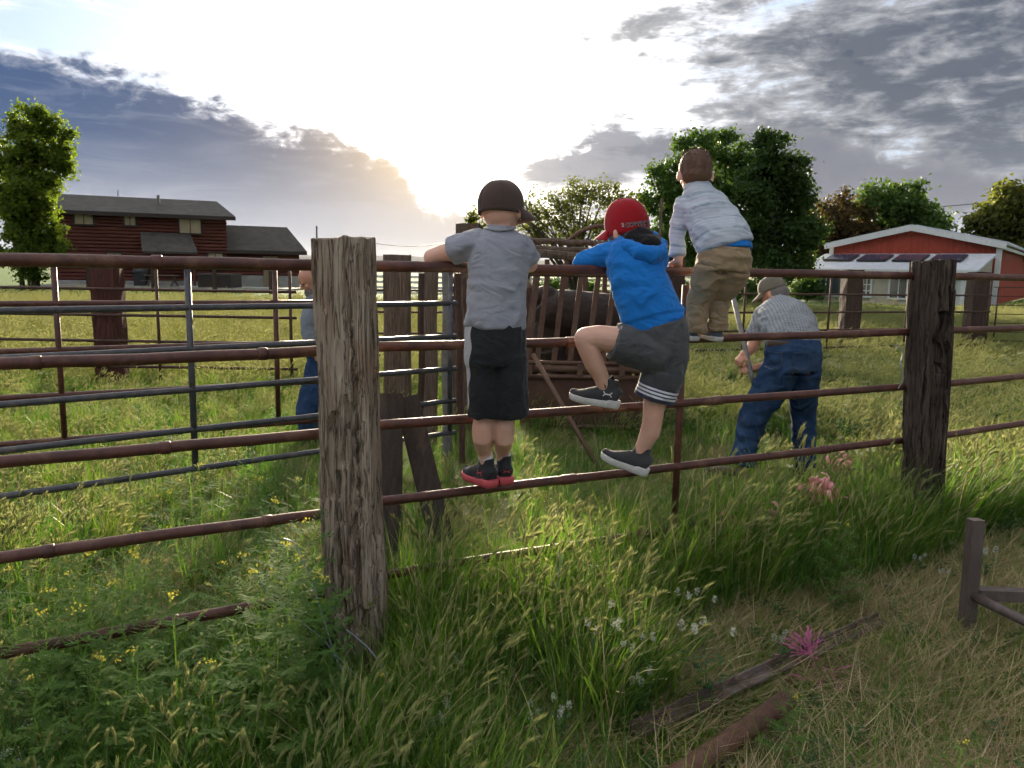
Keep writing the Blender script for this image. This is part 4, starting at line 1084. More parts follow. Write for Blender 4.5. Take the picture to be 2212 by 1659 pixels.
def cap(parent, c, f, up, w, l, h, mat, name='cap', brim_len=.068, brim_drop=.35, mat_brim=None, drop=.22):
    """six panel cap: crown with seams and button, curved brim"""
    f = Vector(f).normalized(); up = Vector(up); up = (up - f * up.dot(f)).normalized(); s = f.cross(up)
    mb = MB(); n, m = 40, 14; V = []
    for i in range(m + 1):
        dropb = drop
        ph = -dropb + (math.pi / 2 + dropb) * i / m
        for j in range(n):
            t_ = 2 * math.pi * j / n; k = 1 - .012 * (math.cos(6 * t_) > .965) * (i > 0)
            rr = math.cos(ph) ** .82 if ph > 0 else 1.0 - .05 * (-ph)
            fr = 1 + .10 * max(0, math.cos(t_)) * math.sin(max(ph, 0))
            V.append(c + s * (w / 2 * rr * math.sin(t_) * k) + f * (l / 2 * rr * math.cos(t_) * k * fr) + up * (h * math.sin(ph) * (1 + .06 * max(0, math.cos(t_)))))
    mb.add(V, [(i * n + j, (i + 1) * n + j, (i + 1) * n + (j + 1) % n, i * n + (j + 1) % n) for i in range(m) for j in range(n)])
    o = mb.build(name, mat, parent, True)
    so = o.modifiers.new('t', 'SOLIDIFY'); so.thickness = .003; so.offset = -1
    for j in range(3):
        pts = []
        for i in range(-10, 11):
            ph = math.pi / 2 - abs(i) / 10 * (math.pi / 2 + .1); t_ = math.pi / 3 * j + (0 if i > 0 else math.pi)
            rr = math.cos(ph) ** .82 if ph > 0 else 1
            pts.append(c + s * (w / 2 * rr * math.sin(t_)) * 1.006 + f * (l / 2 * rr * math.cos(t_)) * 1.006 + up * (h * math.sin(ph) * (1.006 + .06 * max(0, math.cos(t_)))))
        MB().tube(pts, .0011, 5).build('seam', mat, o, True)
    MB().ell(c + up * h * 1.0, (.007, .007, .005), (s, f, up)).build('button', mat, o, True)
    V = []; nb, mr = 17, 6
    for i in range(mr + 1):
        for j in range(nb):
            t_ = (j / (nb - 1) - .5) * 2 * 1.18; q = i / mr
            r0 = Vector((w / 2 * math.sin(t_), l / 2 * math.cos(t_))); ex = brim_len * (math.cos(t_ * 1.28) ** .6 if abs(t_ * 1.28) < math.pi / 2 else 0)
            y = r0.y + ex * q; x = r0.x * (1 + .04 * q)
            z = -.04 * h - q * brim_len * brim_drop - (x / (w / 2)) ** 2 * .020 * (.4 + q)
            V.append(c + s * x + f * (y - .004) + up * z)
    mb = MB(); mb.add(V, [(i * nb + j, (i + 1) * nb + j, (i + 1) * nb + j + 1, i * nb + j + 1) for i in range(mr) for j in range(nb - 1)])
    br = mb.build('brim', mat_brim or mat, o, True); so = br.modifiers.new('t', 'SOLIDIFY'); so.thickness = .004; so.offset = 0
    return o, (s, f, up)
def bvh_of(o): return BVHTree.FromPolygons([v.co.copy() for v in o.data.vertices], [tuple(p.vertices) for p in o.data.polygons])
def decal(name, V2, F, org, ex, ey, inw, tree_, mat, parent, lift=.0012):
    """flat print laid onto a surface: 2d shape pressed along inw"""
    V = []
    for x, y in V2:
        p = Vector(org) + ex * x + ey * y; h = tree_.ray_cast(p - inw * .08, inw, .2)
        q = h[0] if h[0] is not None else p
        V.append(q - inw * lift)
    return MB().add(V, F).build(name, mat, parent)
def emblem2d(s, nx=26):
    """two mirrored curved bars that meet in the middle"""
    V, F = [], []
    for sg in (1, -1):
        b = len(V)
        for i in range(nx + 1):
            x = -1 + 2 * i / nx; ax_ = abs(x); y = -.10 + .78 * ax_ ** 2.3; th = .17 + .10 * ax_
            if ax_ > .86: th *= 1.0
            V += [(x * s, sg * (y - th * .6) * s * .72), (x * s * (1 - .10 * ax_ ** 3), sg * (y + th) * s * .72)]
        F += [(b + 2 * i, b + 2 * i + 2, b + 2 * i + 3, b + 2 * i + 1) for i in range(nx)]
    return V, F
def text2d(txt, size, off=.022):
    cu = bpy.data.curves.new('t', 'FONT'); cu.body = txt; cu.size = size; cu.align_x = 'CENTER'; cu.resolution_u = 3; cu.offset = size * off
    o = bpy.data.objects.new('t', cu); C.objects.link(o); dg = bpy.context.evaluated_depsgraph_get(); dg.update()
    me = bpy.data.meshes.new_from_object(o.evaluated_get(dg)); V = [(v.co.x, v.co.y) for v in me.vertices]; F = [tuple(p.vertices) for p in me.polygons]
    bpy.data.objects.remove(o); bpy.data.meshes.remove(me); return V, F
def shoe(parent, heel, f, up, L, mat, sole_mat, ankle=None, high=True, sock=None, emblem=None, em_side=1, th=.024, laces=True, k=1.0, heel_em=False):
    """heel: rear end of the sole at ground level; f towards the toe"""
    f = Vector(f).normalized(); up = Vector(up); up = (up - f * up.dot(f)).normalized(); s = f.cross(up)
    P = lambda x, y, z: heel + f * (x * L) + s * (y * L) + up * (z * L)
    wid = lambda x: .165 * min(1, (x / .10 + .35) ** .5 if x < .10 else 1) * (1 + .16 * math.exp(-((x - .68) / .2) ** 2)) * (math.sqrt(max(0, 1 - ((x - .80) / .20) ** 2)) if x > .80 else 1)
    mb = MB(); xs = [.03, .10, .22, .36, .5, .64, .77, .88, .955]
    top = [.36, .43, .45, .43, .37, .31, .26, .22, .17] if high else [.30, .34, .33, .29, .27, .26, .24, .20, .15]
    tb = th / L
    spring = lambda x: .10 * max(0, x - .72) ** 1.4 * 2
    pts = [P(x, 0, (tb * .6 + tp_) / 2 + spring(x)) for x, tp_ in zip(xs, top)]
    mb.tube(pts, [(max(.02, wid(x) * (.80 if i == 0 else .93)) * L * k, (tp_ - tb * .6) / 2 * L) for i, (x, tp_) in enumerate(zip(xs, top))], 16, True, s)
    mb.ell(P(.93, 0, tb * .6 + .075 + spring(.93)), (.085 * L, .10 * L * k, .075 * L), (f, s, up))
    if high: mb.tube([P(.25, 0, .25), P(.25, 0, .45), P(.245, 0, .56)], [(.185 * L, .145 * L), (.175 * L, .14 * L), (.165 * L, .138 * L)], 14, True, f)
    o = wr_obj('shoe', mb, .0048, mat, parent, 4, .0012, (40, 40, 40), int(L * 999))
    V = []; n = 22
    ring = [(1 - math.cos(math.pi * i / n)) / 2 for i in range(n + 1)]
    prof = [(0, .90), (.15, .98), (.5, 1.02), (.9, 1.04), (1.0, .98)]
    ol = [(x, wid(x) * k) for x in ring] + [(x, -wid(x) * k) for x in reversed(ring[1:-1])]
    ol[0] = (0.0, 0.0); ol[n] = (1.0, 0.0)
    for z, sc_ in prof:
        for x, y in ol: V.append(P(.5 + (x - .5) * (sc_ * .5 + .5) * 1.01, y * sc_, z * tb * (1.25 if x < .25 else 1.0) + spring(x)))
    nn = len(ol); F = [(i * nn + j, i * nn + (j + 1) % nn, (i + 1) * nn + (j + 1) % nn, (i + 1) * nn + j) for i in range(len(prof) - 1) for j in range(nn)] + [tuple(range(nn - 1, -1, -1)), tuple((len(prof) - 1) * nn + j for j in range(nn))]
    mb = MB(); mb.add(V, F); so = mb.build('sole', sole_mat, o, True); mb.fixn(so.data)
    if laces:
        for i in range(4):
            x = .40 + .085 * i; z = (.445 - .062 * (i)) if high else .30 - .02 * i
            MB().tube([P(x, -.07, z - .03), P(x + .02, 0, z + .016), P(x, .07, z - .03)], .0026, 6).build('lace', mat, o, True)
    bv = bvh_of(o)
    if emblem is not None:
        V2, F2 = emblem2d(.017 * L / .19)
        decal('emblem', V2, F2, P(.26, em_side * .2, .27), f * (1 if em_side > 0 else -1), up, -s * em_side, bv, emblem, o)
    if heel_em:
        V2, F2 = emblem2d(.013 * L / .19); decal('emblem', V2, F2, P(-.05, 0, .28), s, up, f, bv, emblem, o)
    if ankle is not None and sock is not None:
        MB().tube([P(.25, 0, .42), P(.25, 0, .52), ankle[0]], [(.14 * L, .125 * L), (.145 * L, .13 * L), (ankle[1] * 1.02, ankle[1] * 1.02)], 14, True, f).build('sock', sock, o, True)
    return o
def px(Y): return Y / FOCAL_PX
def loft_px(mb, secs, lat=(1, 0, 0), n=24):
    """secs: (u, v, Y, half width in photo px, half depth m)"""
    pts = [at(u, v, Y) for u, v, Y, hw, d in secs]
    mb.tube(pts, [(hw * Y / FOCAL_PX, d) for u, v, Y, hw, d in secs], n, True, Vector(lat))
    return pts
UPV = Vector((0, 0, 1))

# ------------------------------------------------------------------ boy in grey shirt
def boy_grey():
    t = thing('person', (at(1070, 1050, 3.1).x, 3.1, 0), 'person in grey shirt, black shorts and dark cap leaning on the top rail', 'person', 'people at the fence')
    g = 3.13
    mb = MB(); B = lambda u, v, Y: at(u, v, Y)
    hc = B(1082, 452, 3.07); f = Vector((.36, .93, -.06)); fc = Vector((.80, .60, -.08))
    A = head(mb, hc, f, (0, .05, 1), .144, .20, .172)
    sph_tube(mb, [B(1081, 468, 3.06), B(1080, 510, 3.05)], [.043, .050])
    loft_px(mb, [(1080, 512, 3.05, 40, .05), (1079, 560, 3.04, 52, .06), (1073, 650, 3.0, 50, .06), (1071, 730, 2.98, 54, .07), (1072, 775, 2.98, 50, .06)])
    sph_tube(mb, [B(1022, 530, 3.05), B(975, 543, 3.08), B(932, 556, 3.11)], [.043, .040, .033])       # left upper arm
    sph_tube(mb, [B(934, 562, 3.11), B(985, 562, 3.17), B(1035, 566, 3.20)], [.029, .029, .021])
    hand(mb, B(1035, 566, 3.20), (1, .25, .05), (0, .1, -1), .80, (.5, .5, .55, .6), -1, .3)
    sph_tube(mb, [B(1132, 535, 3.06), B(1146, 572, 3.13)], [.040, .030]); sph_tube(mb, [B(1146, 574, 3.13), B(1100, 566, 3.22)], [.028, .021])
    hand(mb, B(1100, 566, 3.22), (-1, .15, .05), (0, .1, -1), .80, (.5, .5, .55, .6), 1, .3)
    for (uh, uk, ua, Yk, Ya) in ((1046, 1046, 1050, 2.99, 3.04), (1100, 1093, 1089, 3.0, 3.078)):
        sph_tube(mb, [B(uh, 780, 2.98), B(uk, 880, Yk), B(uk - 1, 900, Yk), B(uk - 4, 925, Yk - .006), B(uk - 4, 948, Yk - .004), B(ua - 4, 975, Ya - .008), B(ua - 1, 995, Ya - .004), B(ua, 1022, Ya)], [.066, .046, .039, .0415, .039, .029, .0245, .021])
    body = wr_obj('body', mb, .0048, M['skin'], t, 5)
    face_eyes(t, hc, A, .150, .205, .180)
    # tee: torso and sleeves
    mb = MB(); lat = (1, .12, 0)
    secs = [(1069, 708, 2.985, 66, .088), (1070, 690, 2.985, 65, .088), (1072, 640, 3.0, 62, .084), (1076, 590, 3.02, 63, .084), (1079, 555, 3.035, 67, .085), (1080, 530, 3.045, 68, .078), (1080, 510, 3.05, 54, .062), (1080, 496, 3.055, 33, .05), (1080, 489, 3.06, 29, .048)]
    loft_px(mb, secs, lat)
    mb.tube([B(1040, 527, 3.045), B(1014, 529, 3.05), B(992, 537, 3.06), B(976, 543, 3.07)], [.062, .058, .053, .054], 18)
    mb.tube([B(1112, 528, 3.05), B(1132, 545, 3.07), B(1146, 566, 3.09)], [.055, .050, .046], 18)
    axp = B(1073, 708, 2.985)
    wr_obj('shirt', mb, .0058, M['tee'], t, 7, .0062, (9, 9, 13), 4)
    me = MB().tube([B(1046, 493, 3.02), B(1062, 496, 2.99), B(1080, 498, 2.985), B(1098, 496, 2.99), B(1113, 491, 3.02)], .0055, 8)
    me.build('collar', M['tee'], t, True)
    # shorts
    mb = MB()
    loft_px(mb, [(1069, 700, 2.982, 63, .082), (1069, 740, 2.98, 67, .092), (1071, 785, 2.98, 68, .092)], lat)
    for (u0, u1) in ((1045, 1046), (1101, 1106)):
        loft_px(mb, [(u0, 765, 2.98, 38, .080), (u0, 830, 2.98, 37.5, .078), (u1, 899, 2.985, 36.5, .074)], lat, 20)
    o = wr_obj('shorts', mb, .006, M['short_panel'], t, 6, .0045, (16, 16, 7), 9)
    co = get_co(o.data); xl = np.array([at(1023, 800, 2.95).x])
    # side panel: signed field, positive on the outer left face
    zt_, zb = B(1069, 715, 2.98).z, B(1069, 892, 2.98).z
    edge = B(1069, 800, 2.98).x - 57 * px(2.98) + .004 * np.sin(co[:, 2] * 60); edge = edge + .012 * (co[:, 2] - zb) / (zt_ - zb)
    set_attr(o.data, 'cv', np.clip((edge - co[:, 0]) / .05, -1, .9))
    # shoes
    shoe(t, B(1066, 1055, 3.0) , (-.58, .80, .0), UPV, .205, M['shoe_black'], M['sole_red'], (B(1048, 984, 3.036), .0295), True, M['sock_white'], M['print_red'], -1, th=.026, heel_em=False)
    shoe(t, B(1094, 1049, 3.03), (-.22, .97, .0), UPV, .205, M['shoe_black'], M['sole_red'], (B(1087, 982, 3.072), .0295), True, M['sock_white'], M['print_red'], -1, th=.026, heel_em=True)
    cap(t, hc + Vector((0, 0, .012)), fc, (0, .16, 1), .158, .190, .096, M['cap_dark'], brim_len=.078, drop=.36)
boy_grey()

# ------------------------------------------------------------------ boy in blue hoodie
def boy_blue():
    B = at
    t = thing('person', (B(1400, 1000, 3.4).x, 3.4, 0), 'person in bright blue hoodie and red cap with one knee raised on the fence', 'person', 'people at the fence')
    mb = MB(); hc = B(1355, 499, 3.40); f = Vector((-.70, .71, -.12)); upv = Vector((-.10, .0, 1))
    A = head(mb, hc, f, upv, .150, .205, .180)
    sph_tube(mb, [B(1360, 505, 3.39), B(1368, 535, 3.37)], [.045, .05])
    loft_px(mb, [(1370, 535, 3.36, 40, .05), (1385, 600, 3.34, 48, .06), (1415, 690, 3.30, 50, .065), (1430, 745, 3.28, 50, .07), (1432, 775, 3.28, 44, .06)])
    sph_tube(mb, [B(1345, 550, 3.37), B(1262, 572, 3.42)], [.038, .030]); sph_tube(mb, [B(1262, 574, 3.42), B(1345, 576, 3.55)], [.029, .021])
    hand(mb, B(1345, 576, 3.55), (1, .2, .05), (0, .1, -1), .85, (.5, .5, .55, .6), -1, .3)
    sph_tube(mb, [B(1408, 548, 3.40), B(1420, 570, 3.55)], [.036, .028]); sph_tube(mb, [B(1420, 570, 3.55), B(1390, 572, 3.62)], [.027, .021])
    hand(mb, B(1390, 572, 3.62), (-1, .1, .0), (0, .1, -1), .85, (.5, .5, .55, .6), 1, .3)
    # raised left leg
    sph_tube(mb, [B(1420, 760, 3.27), B(1345, 737, 3.25), B(1290, 728, 3.25), B(1264, 731, 3.25)], [.074, .060, .050, .047])
    sph_tube(mb, [B(1263, 732, 3.25), B(1272, 758, 3.25), B(1284, 785, 3.26), B(1299, 815, 3.275), B(1309, 850, 3.283)], [.045, .043, .042, .033, .024])
    # standing right leg
    sph_tube(mb, [B(1440, 770, 3.28), B(1420, 850, 3.29), B(1412, 882, 3.29), B(1410, 905, 3.29), B(1404, 935, 3.30), B(1389, 965, 3.313), B(1376, 995, 3.318)], [.078, .056, .046, .043, .043, .032, .024])
    wr_obj('body', mb, .0048, M['skin'], t, 5); face_eyes(t, hc, A, .150, .205, .180)
    # hoodie
    mb = MB(); lat = (1, .15, 0)
    loft_px(mb, [(1418, 712, 3.285, 67, .095), (1415, 698, 3.285, 69, .097), (1410, 682, 3.29, 69, .098), (1393, 640, 3.30, 66, .094), (1376, 596, 3.32, 62, .092), (1370, 560, 3.34, 60, .088), (1368, 535, 3.355, 52, .078), (1366, 516, 3.37, 36, .058)], lat)
    mb.tube([B(1370, 548, 3.36), B(1335, 546, 3.365), B(1290, 556, 3.39), B(1257, 567, 3.41), B(1247, 572, 3.425)], [.062, .056, .046, .040, .033], 18)
    mb.tube([B(1250, 572, 3.43), B(1295, 573, 3.50), B(1335, 575, 3.55)], [.036, .036, .030], 16)
    mb.tube([B(1400, 545, 3.38), B(1420, 562, 3.48), B(1424, 570, 3.56)], [.055, .046, .038], 16)
    a0, a1 = np.array(B(1418, 712, 3.285)), np.array(B(1366, 516, 3.37))
    o = wr_obj('hoodie', mb, .0058, M['hood_blue'], t, 7, .0075, (9, 9, 14), 21)
    co, no = get_co(o.data), get_no(o.data)       # ribbed waistband
    axv = (a1 - a0); Ln = np.linalg.norm(axv); axv /= Ln; h = (co - a0) @ axv
    band = np.clip((.052 - h) / .004, 0, 1); set_co(o.data, co - no * (band * .006)[:, None])
    # hood: cup of cloth on the back with dark lining
    mb = MB()
    mb.tube([B(1338, 515, 3.36), B(1352, 532, 3.30), B(1378, 546, 3.265), B(1404, 552, 3.265), B(1424, 545, 3.30), B(1427, 526, 3.36), B(1410, 508, 3.40)], [.020, .030, .036, .038, .034, .026, .018], 14)
    mb.ell(B(1400, 548, 3.295), (.055, .045, .032)); mb.ell(B(1415, 556, 3.29), (.03, .03, .03))
    wr_obj('hood', mb, .0055, M['hood_blue'], t, 5, .005, (16, 16, 16), 33)
    mb = MB(); mb.tube([B(1342, 507, 3.37), B(1362, 514, 3.315), B(1390, 524, 3.29), B(1412, 526, 3.31), B(1420, 516, 3.36)], [(.020, .022), (.034, .03), (.042, .034), (.038, .032), (.02, .02)], 14)
    mb.ell(B(1382, 508, 3.33), (.058, .045, .034))
    wr_obj('hood_lining', mb, .0055, M['hood_dark'], t, 5, .004, (16, 16, 16), 35)
    # shorts
    mb = MB()
    loft_px(mb, [(1420, 702, 3.28, 62, .088), (1428, 730, 3.275, 61, .094), (1432, 772, 3.27, 55, .092)], lat)
    mb.tube([B(1428, 768, 3.27), B(1390, 757, 3.26), B(1350, 744, 3.25), B(1325, 737, 3.245)], [(.098, .090), (.094, .086), (.086, .082), (.080, .078)], 20)
    mb.tube([B(1442, 760, 3.275), B(1434, 800, 3.28), B(1422, 835, 3.285), B(1412, 862, 3.288)], [(.090, .088), (.090, .086), (.087, .083), (.085, .080)], 20, True, Vector(lat))
    e0, e1 = np.array(B(1412, 862, 3.288)), np.array(B(1440, 780, 3.278)); ev = (e1 - e0) / np.linalg.norm(e1 - e0)
    o = wr_obj('shorts', mb, .0055, M['short_stripe'], t, 6, .005, (13, 13, 13), 41)
    co = get_co(o.data); h = (co - e0) @ ev; lim = np.array([B(1330, 800, 3.27).x]); h = np.where(co[:, 0] < lim, 1.0, h); set_attr(o.data, 'cv', h)
    bv = bvh_of(o); V2 = []; F2 = []
    for i in range(3):      # three slanted bars of the small emblem near the hem
        b = len(V2); x = -.012 + .009 * i; hh = .007 + .006 * i; V2 += [(x, -.008), (x + .006, -.008), (x + .006 - .003, -.008 + hh + .004), (x - .003, -.008 + hh)]; F2.append((b, b + 1, b + 2, b + 3))
    decal('emblem', V2, F2, B(1338, 706, 3.2), Vector((.95, 0, -.3)).normalized(), Vector((.3, 0, .95)).normalized(), Vector((.05, .8, -.6)).normalized(), bv, M['print_white'], o, .002)
    # shoes
    shoe(t, B(1337, 884, 3.27), (-.965, .19, .13), (.12, 0, 1), .215, M['shoe_grey'], M['sole_white'], (B(1303, 829, 3.279), .0325), True, M['sock_black'], M['print_white'], -1, th=.028)
    shoe(t, B(1397, 1030, 3.30), (-.90, .30, .27), (.27, 0, 1), .215, M['shoe_grey'], M['sole_white'], (B(1388, 967, 3.313), .0335), True, M['sock_black'], None, -1, th=.028)
    cp, (s, fw, up) = cap(t, hc + upv * .022, f, upv, .172, .200, .112, M['cap_red'], brim_len=.066, drop=.34)
    bv = bvh_of(cp); V2, F2 = text2d('COWBOYS', .024); V4, F4 = text2d('COWBOYS', .024, .055)
    def wrapc(name, V2, F2, ang0, z0, mat, lift, grow=0.0):
        V = []
        for x, y in V2:
            an = ang0 + x / .088; dr = -fw * math.cos(an) + s * math.sin(an)
            q = hc + upv * .022 + up * (z0 + y); h_ = bv.ray_cast(q + dr * .2, -dr, .3)
            V.append((h_[0] if h_[0] is not None else q + dr * .09) + dr * lift)
        return MB().add(V, F2).build(name, mat, cp)
    # rear lettering, to the right of centre from behind
    sgn = 1
    wrapc('lettering', V2, F2, .40 * -1 if False else -.34, -.012, M['print_black'], .0026); wrapc('lettering', V4, F4, -.34, -.012, M['print_white'], .0014)
    V3, F3 = text2d('2', .02); wrapc('lettering', V3, F3, -1.12, -.008, M['print_white'], .0016)
    return t
boy_blue()

# ------------------------------------------------------------------ small boy standing high on the fence
def boy_small():
    B = at
    t = thing('person', (B(1540, 720, 3.6).x, 3.6, 0), 'small person in pale striped shirt and tan trousers standing high on the second rail', 'person', 'people at the fence')
    mb = MB(); hc = B(1502, 376, 3.66); f = Vector((.0, .97, -.20)); upv = Vector((-.02, .1, 1))
    A = head(mb, hc, f, upv, .142, .19, .170)
    sph_tube(mb, [B(1502, 395, 3.65), B(1507, 415, 3.63)], [.042, .046])
    loft_px(mb, [(1508, 418, 3.63, 32, .045), (1530, 460, 3.58, 42, .06), (1560, 525, 3.50, 46, .07), (1562, 575, 3.47, 46, .065)])
    hw = B(1466, 561, 3.545)
    sph_tube(mb, [B(1477, 440, 3.62), B(1464, 500, 3.575), hw], [.034, .029, .020])
    hand(mb, hw, (.02, .80, -.55), (.0, -.55, -.80), .86, (.95, 1.0, 1.0, 1.0), 1, .5)
    hw2 = B(1556, 560, 3.68); sph_tube(mb, [B(1548, 440, 3.68), B(1558, 500, 3.74), hw2], [.034, .029, .020]); hand(mb, hw2, (0, .2, -1), (0, -1, -.2), .82, (1.0, 1.0, 1.0, 1.0), -1, .6)
    sph_tube(mb, [B(1540, 585, 3.47), B(1513, 640, 3.56), B(1503, 715, 3.55)], [.06, .045, .03]); sph_tube(mb, [B(1584, 580, 3.47), B(1552, 645, 3.56), B(1549, 718, 3.56)], [.06, .045, .03])
    wr_obj('body', mb, .0048, M['skin'], t, 5); face_eyes(t, hc, A, .142, .19, .17)
    # hair
    s, fw, up = A; mb = MB()
    mb.ell(hc + up * .026 - fw * .006, (.0745, .090, .083), A, 20, 14); mb.ell(hc - up * .012 - fw * .030, (.067, .060, .056), A, 18, 12); mb.ell(hc + up * .072 + fw * .02, (.060, .070, .040), A)
    me = remesh(mb, .005, 4); co, no = get_co(me), get_no(me); set_co(me, co + no * (.0018 * fbm(co * 160, 2, 3))[:, None])
    o = link('hair', me, M['hair'], t, True)
    co, no = get_co(me), get_no(me); r = np.random.default_rng(5); upn = np.array(up); mbh = MB()
    zz = (co - np.array(hc)) @ upn
    for i in r.choice(len(co), 2600):
        if zz[i] < -.03: continue
        L = .004 + .009 * max(0, zz[i]) / .09; d = no[i] + upn * .5 + r.normal(size=3) * .25; d /= np.linalg.norm(d); sdv = np.cross(d, r.normal(size=3)); sdv /= np.linalg.norm(sdv)
        p = co[i]; mbh.add([p - sdv * .0011, p + sdv * .0011, p + d * L], [(0, 1, 2)])
    hs = mbh.build('hair_tips', M['hair'], o); hs['kind'] = 'stuff'
    # shirt
    mb = MB(); lat = (1, .05, .0)
    secs = [(1566, 534, 3.475, 59, .104), (1562, 520, 3.48, 59, .102), (1546, 488, 3.53, 58, .09), (1530, 458, 3.57, 54, .084), (1517, 434, 3.60, 46, .072), (1508, 416, 3.62, 32, .055), (1503, 400, 3.64, 24, .046)]
    loft_px(mb, secs, lat)
    mb.tube([B(1500, 442, 3.60), B(1479, 444, 3.61), B(1467, 480, 3.60), B(1463, 515, 3.57), B(1464, 553, 3.55)], [.050, .048, .040, .034, .033], 16)
    mb.tube([B(1535, 440, 3.64), B(1552, 450, 3.69), B(1560, 500, 3.74), B(1557, 550, 3.69)], [.05, .044, .036, .03], 16)
    a0, a1 = np.array(B(1566, 532, 3.485)), np.array(B(1505, 405, 3.635)); ev = (a1 - a0) / np.linalg.norm(a1 - a0)
    armx = B(1484, 480, 3.6).x
    def cv_(co):
        h = (co - a0) @ ev + .25 * (co[:, 0] - B(1545, 480, 3.5).x); return np.where(co[:, 0] < armx, co[:, 2] * .9 + .1 * co[:, 0], h)
    o = wr_obj('shirt', mb, .0056, M['stripe_shirt'], t, 6, .0075, (9, 9, 15), 61, {'cv': cv_, 'cu': lambda co: co[:, 0]})
    MB().tube([B(1479, 408, 3.62), B(1490, 404, 3.595), B(1505, 403, 3.585), B(1520, 403, 3.60), B(1528, 406, 3.63)], [(.010, .006)] * 5, 10).build('collar', M['stripe_shirt'], o, True)
    # blue undershirt hem and trousers
    mb = MB(); loft_px(mb, [(1568, 543, 3.470, 56, .100), (1567, 528, 3.476, 55, .098)], lat); wr_obj('undershirt', mb, .006, M['hood_blue'], t, 3)
    mb = MB()
    loft_px(mb, [(1568, 538, 3.478, 53, .090), (1565, 556, 3.465, 57, .100), (1562, 585, 3.465, 55, .096)], lat)
    mb.tube([B(1540, 578, 3.465), B(1527, 610, 3.49), B(1511, 645, 3.53), B(1505, 680, 3.535), B(1503, 718, 3.54)], [.078, .070, .052, .045, .045], 18)
    mb.tube([B(1585, 578, 3.465), B(1571, 608, 3.49), B(1556, 642, 3.54), B(1551, 680, 3.545), B(1551, 714, 3.55)], [.078, .070, .050, .042, .042], 18)
    wr_obj('trousers', mb, .0056, M['khaki'], t, 6, .0075, (10, 10, 20), 71)
    shoe(t, B(1556, 739, 3.53), (-.55, .80, .10), (.1, -.1, 1), .165, M['shoe_canvas'], M['sole_white'], (B(1549, 712, 3.55), .03), False, None, None, -1, th=.018, laces=False)
    shoe(t, B(1502, 737, 3.52), (-.25, .95, .06), (0, 0, 1), .165, M['shoe_canvas'], M['sole_white'], (B(1503, 712, 3.55), .03), False, None, None, -1, th=.018, laces=False)
boy_small()

